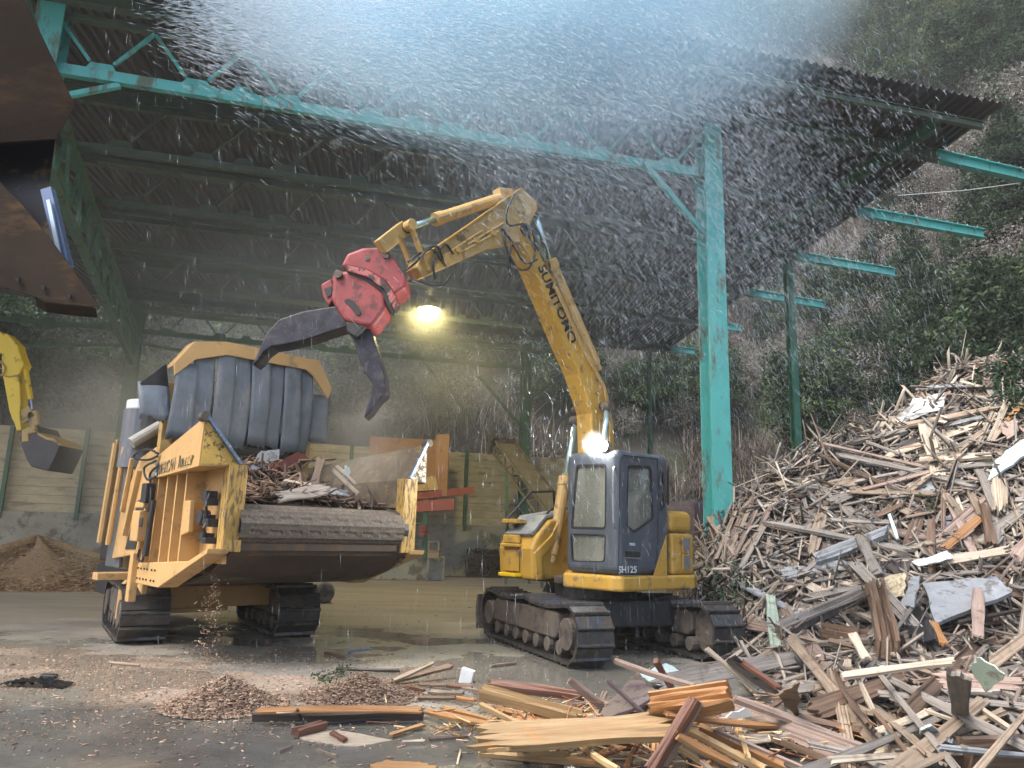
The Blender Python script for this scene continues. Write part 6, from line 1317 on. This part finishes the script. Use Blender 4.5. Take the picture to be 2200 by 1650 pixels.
n = 9000; y = rng.uniform(7.5, 16, n); x = rng.uniform(-.62, .62, n) * y; z = rng.uniform(.05, 9.0, n); P = np.stack([x, y, z], -1); keep = rng.uniform(0, 1, n) < np.clip(.25 + .45 * (x / y + .2) + .06 * z, .1, 1); P = P[keep]; Vv = np.stack([rng.normal(.35, .2, len(P)), rng.normal(.1, .15, len(P)), rng.normal(-6, .5, len(P))], -1)
droplets('falling_drizzle', 'fine falling drops drifting down across the whole yard', P, Vv, .0010, .035, m_w)
def cloud(name, label, c, R, dens, col, nscale, power=1.0, rot=0.0):
    me = bpy.data.meshes.new(name); bm = bmesh.new(); bmesh.ops.create_icosphere(bm, subdivisions=3, radius=1.0); bm.to_mesh(me); bm.free()
    m, nt, out = newmat(name + '_volume'); tc = N(nt, 'ShaderNodeTexCoord'); co = tc.outputs['Object']; ln = N(nt, 'ShaderNodeVectorMath', operation='LENGTH'); nt.links.new(co, ln.inputs[0])
    fall = ramp(nt, ln.outputs['Value'], [(.0, 1.0), (.3, .45), (.6, .12), (.98, 0.0)]); nz = noise(nt, co, nscale, 4, .6); nr = ramp(nt, nz, [(.36, 0.05), (.68, 1.0)])
    mu = N(nt, 'ShaderNodeMath', operation='MULTIPLY'); nt.links.new(fall, mu.inputs[0]); nt.links.new(nr, mu.inputs[1]); m2 = N(nt, 'ShaderNodeMath', operation='MULTIPLY'); m2.inputs[1].default_value = dens; nt.links.new(mu.outputs[0], m2.inputs[0])
    pv = N(nt, 'ShaderNodeVolumePrincipled'); pv.inputs['Color'].default_value = (*col, 1); pv.inputs['Anisotropy'].default_value = -.15; nt.links.new(m2.outputs[0], pv.inputs['Density']); nt.links.new(pv.outputs[0], out.inputs['Volume'])
    o = link(name, me, m); o.location = c; o.scale = R; o.rotation_euler = (0, 0, rot); return tag(o, label, 'mist', kind='stuff')
cloud('spray_mist', 'bluish cloud of fine spray hanging under the roof edge at the top', atY((1130, -20), 7.0), (3.7, 1.35, 1.9), 11.0, (.56, .83, 1.0), 1.5)
cloud('spray_mist', 'thin bluish spray mist drifting to the right of the main cloud', atY((1330, 220), 9.5), (2.8, 1.6, 2.2), .28, (.60, .78, 1.0), 1.5)
cloud('dust_cloud', 'pale dust puff rising behind the grapple claws', atY((790, 900), 11.2), (1.1, .9, .8), .8, (.90, .87, .78), 1.8)
cloud('dust_cloud', 'dust streaming off the right wing of the shredder hopper', atY((780, 1000), 10.3), (.95, .8, .75), .7, (.90, .87, .80), 1.7)
cloud('dust_cloud', 'hazy dust drifting in front of the wooded slope at the left', atY((235, 900), 17.5), (3.8, 2.2, 3.0), .7, (.92, .91, .82), 1.3)
cloud('dust_cloud', 'thin bright dust hanging before the brush right of the hanging lamp', atY((1010, 820), 22.0), (4.0, 3.0, 3.0), .12, (.92, .92, .88), 1.2)
cloud('lamp_glow_mist', 'small added glow ball imitating bloom in front of the work lamp on the cab roof', E_.wor((1.05, .98, 2.9)), (.22, .22, .22), 3.0, (1, 1, 1), 1.2)  # volume added to imitate lens bloom round the lamp, not real mist
cloud('dust_cloud', 'low dust creeping along the floor at the far left', atY((210, 1190), 14.5), (1.8, 1.6, .8), .25, (.88, .82, .66), 1.8)
cloud('lamp_glow_mist', 'damp dusty air glowing round the hanging lamp', LP, (1.5, 1.4, 1.5), .40, (.95, .92, .80), .9)
cloud('slope_mist', 'pale mist lying over the brush on the slope behind the back wall', V(-13, 31.0, 7.5), (20, 3.6, 6.0), .30, (.95, .96, .92), 2.2)
cloud('shed_mist', 'bluish veil of fine mist drifting under the shed roof', V(-2.5, 15.0, 7.2), (11, 5.0, 4.2), .16, (.80, .89, 1.0), 2.0)
hz = MB(); hz.bb((-85, -14, -1.0), (125, 145, 90)); ho_ = hz.build('haze', None)
hmat, hnt, hout = newmat('haze_air'); pv = N(hnt, 'ShaderNodeVolumePrincipled'); pv.inputs['Color'].default_value = (.90, .93, .95, 1); pv.inputs['Density'].default_value = .0009; pv.inputs['Anisotropy'].default_value = .15; hnt.links.new(pv.outputs[0], hout.inputs['Volume']); ho_.data.materials.append(hmat); tag(ho_, kind='stuff')
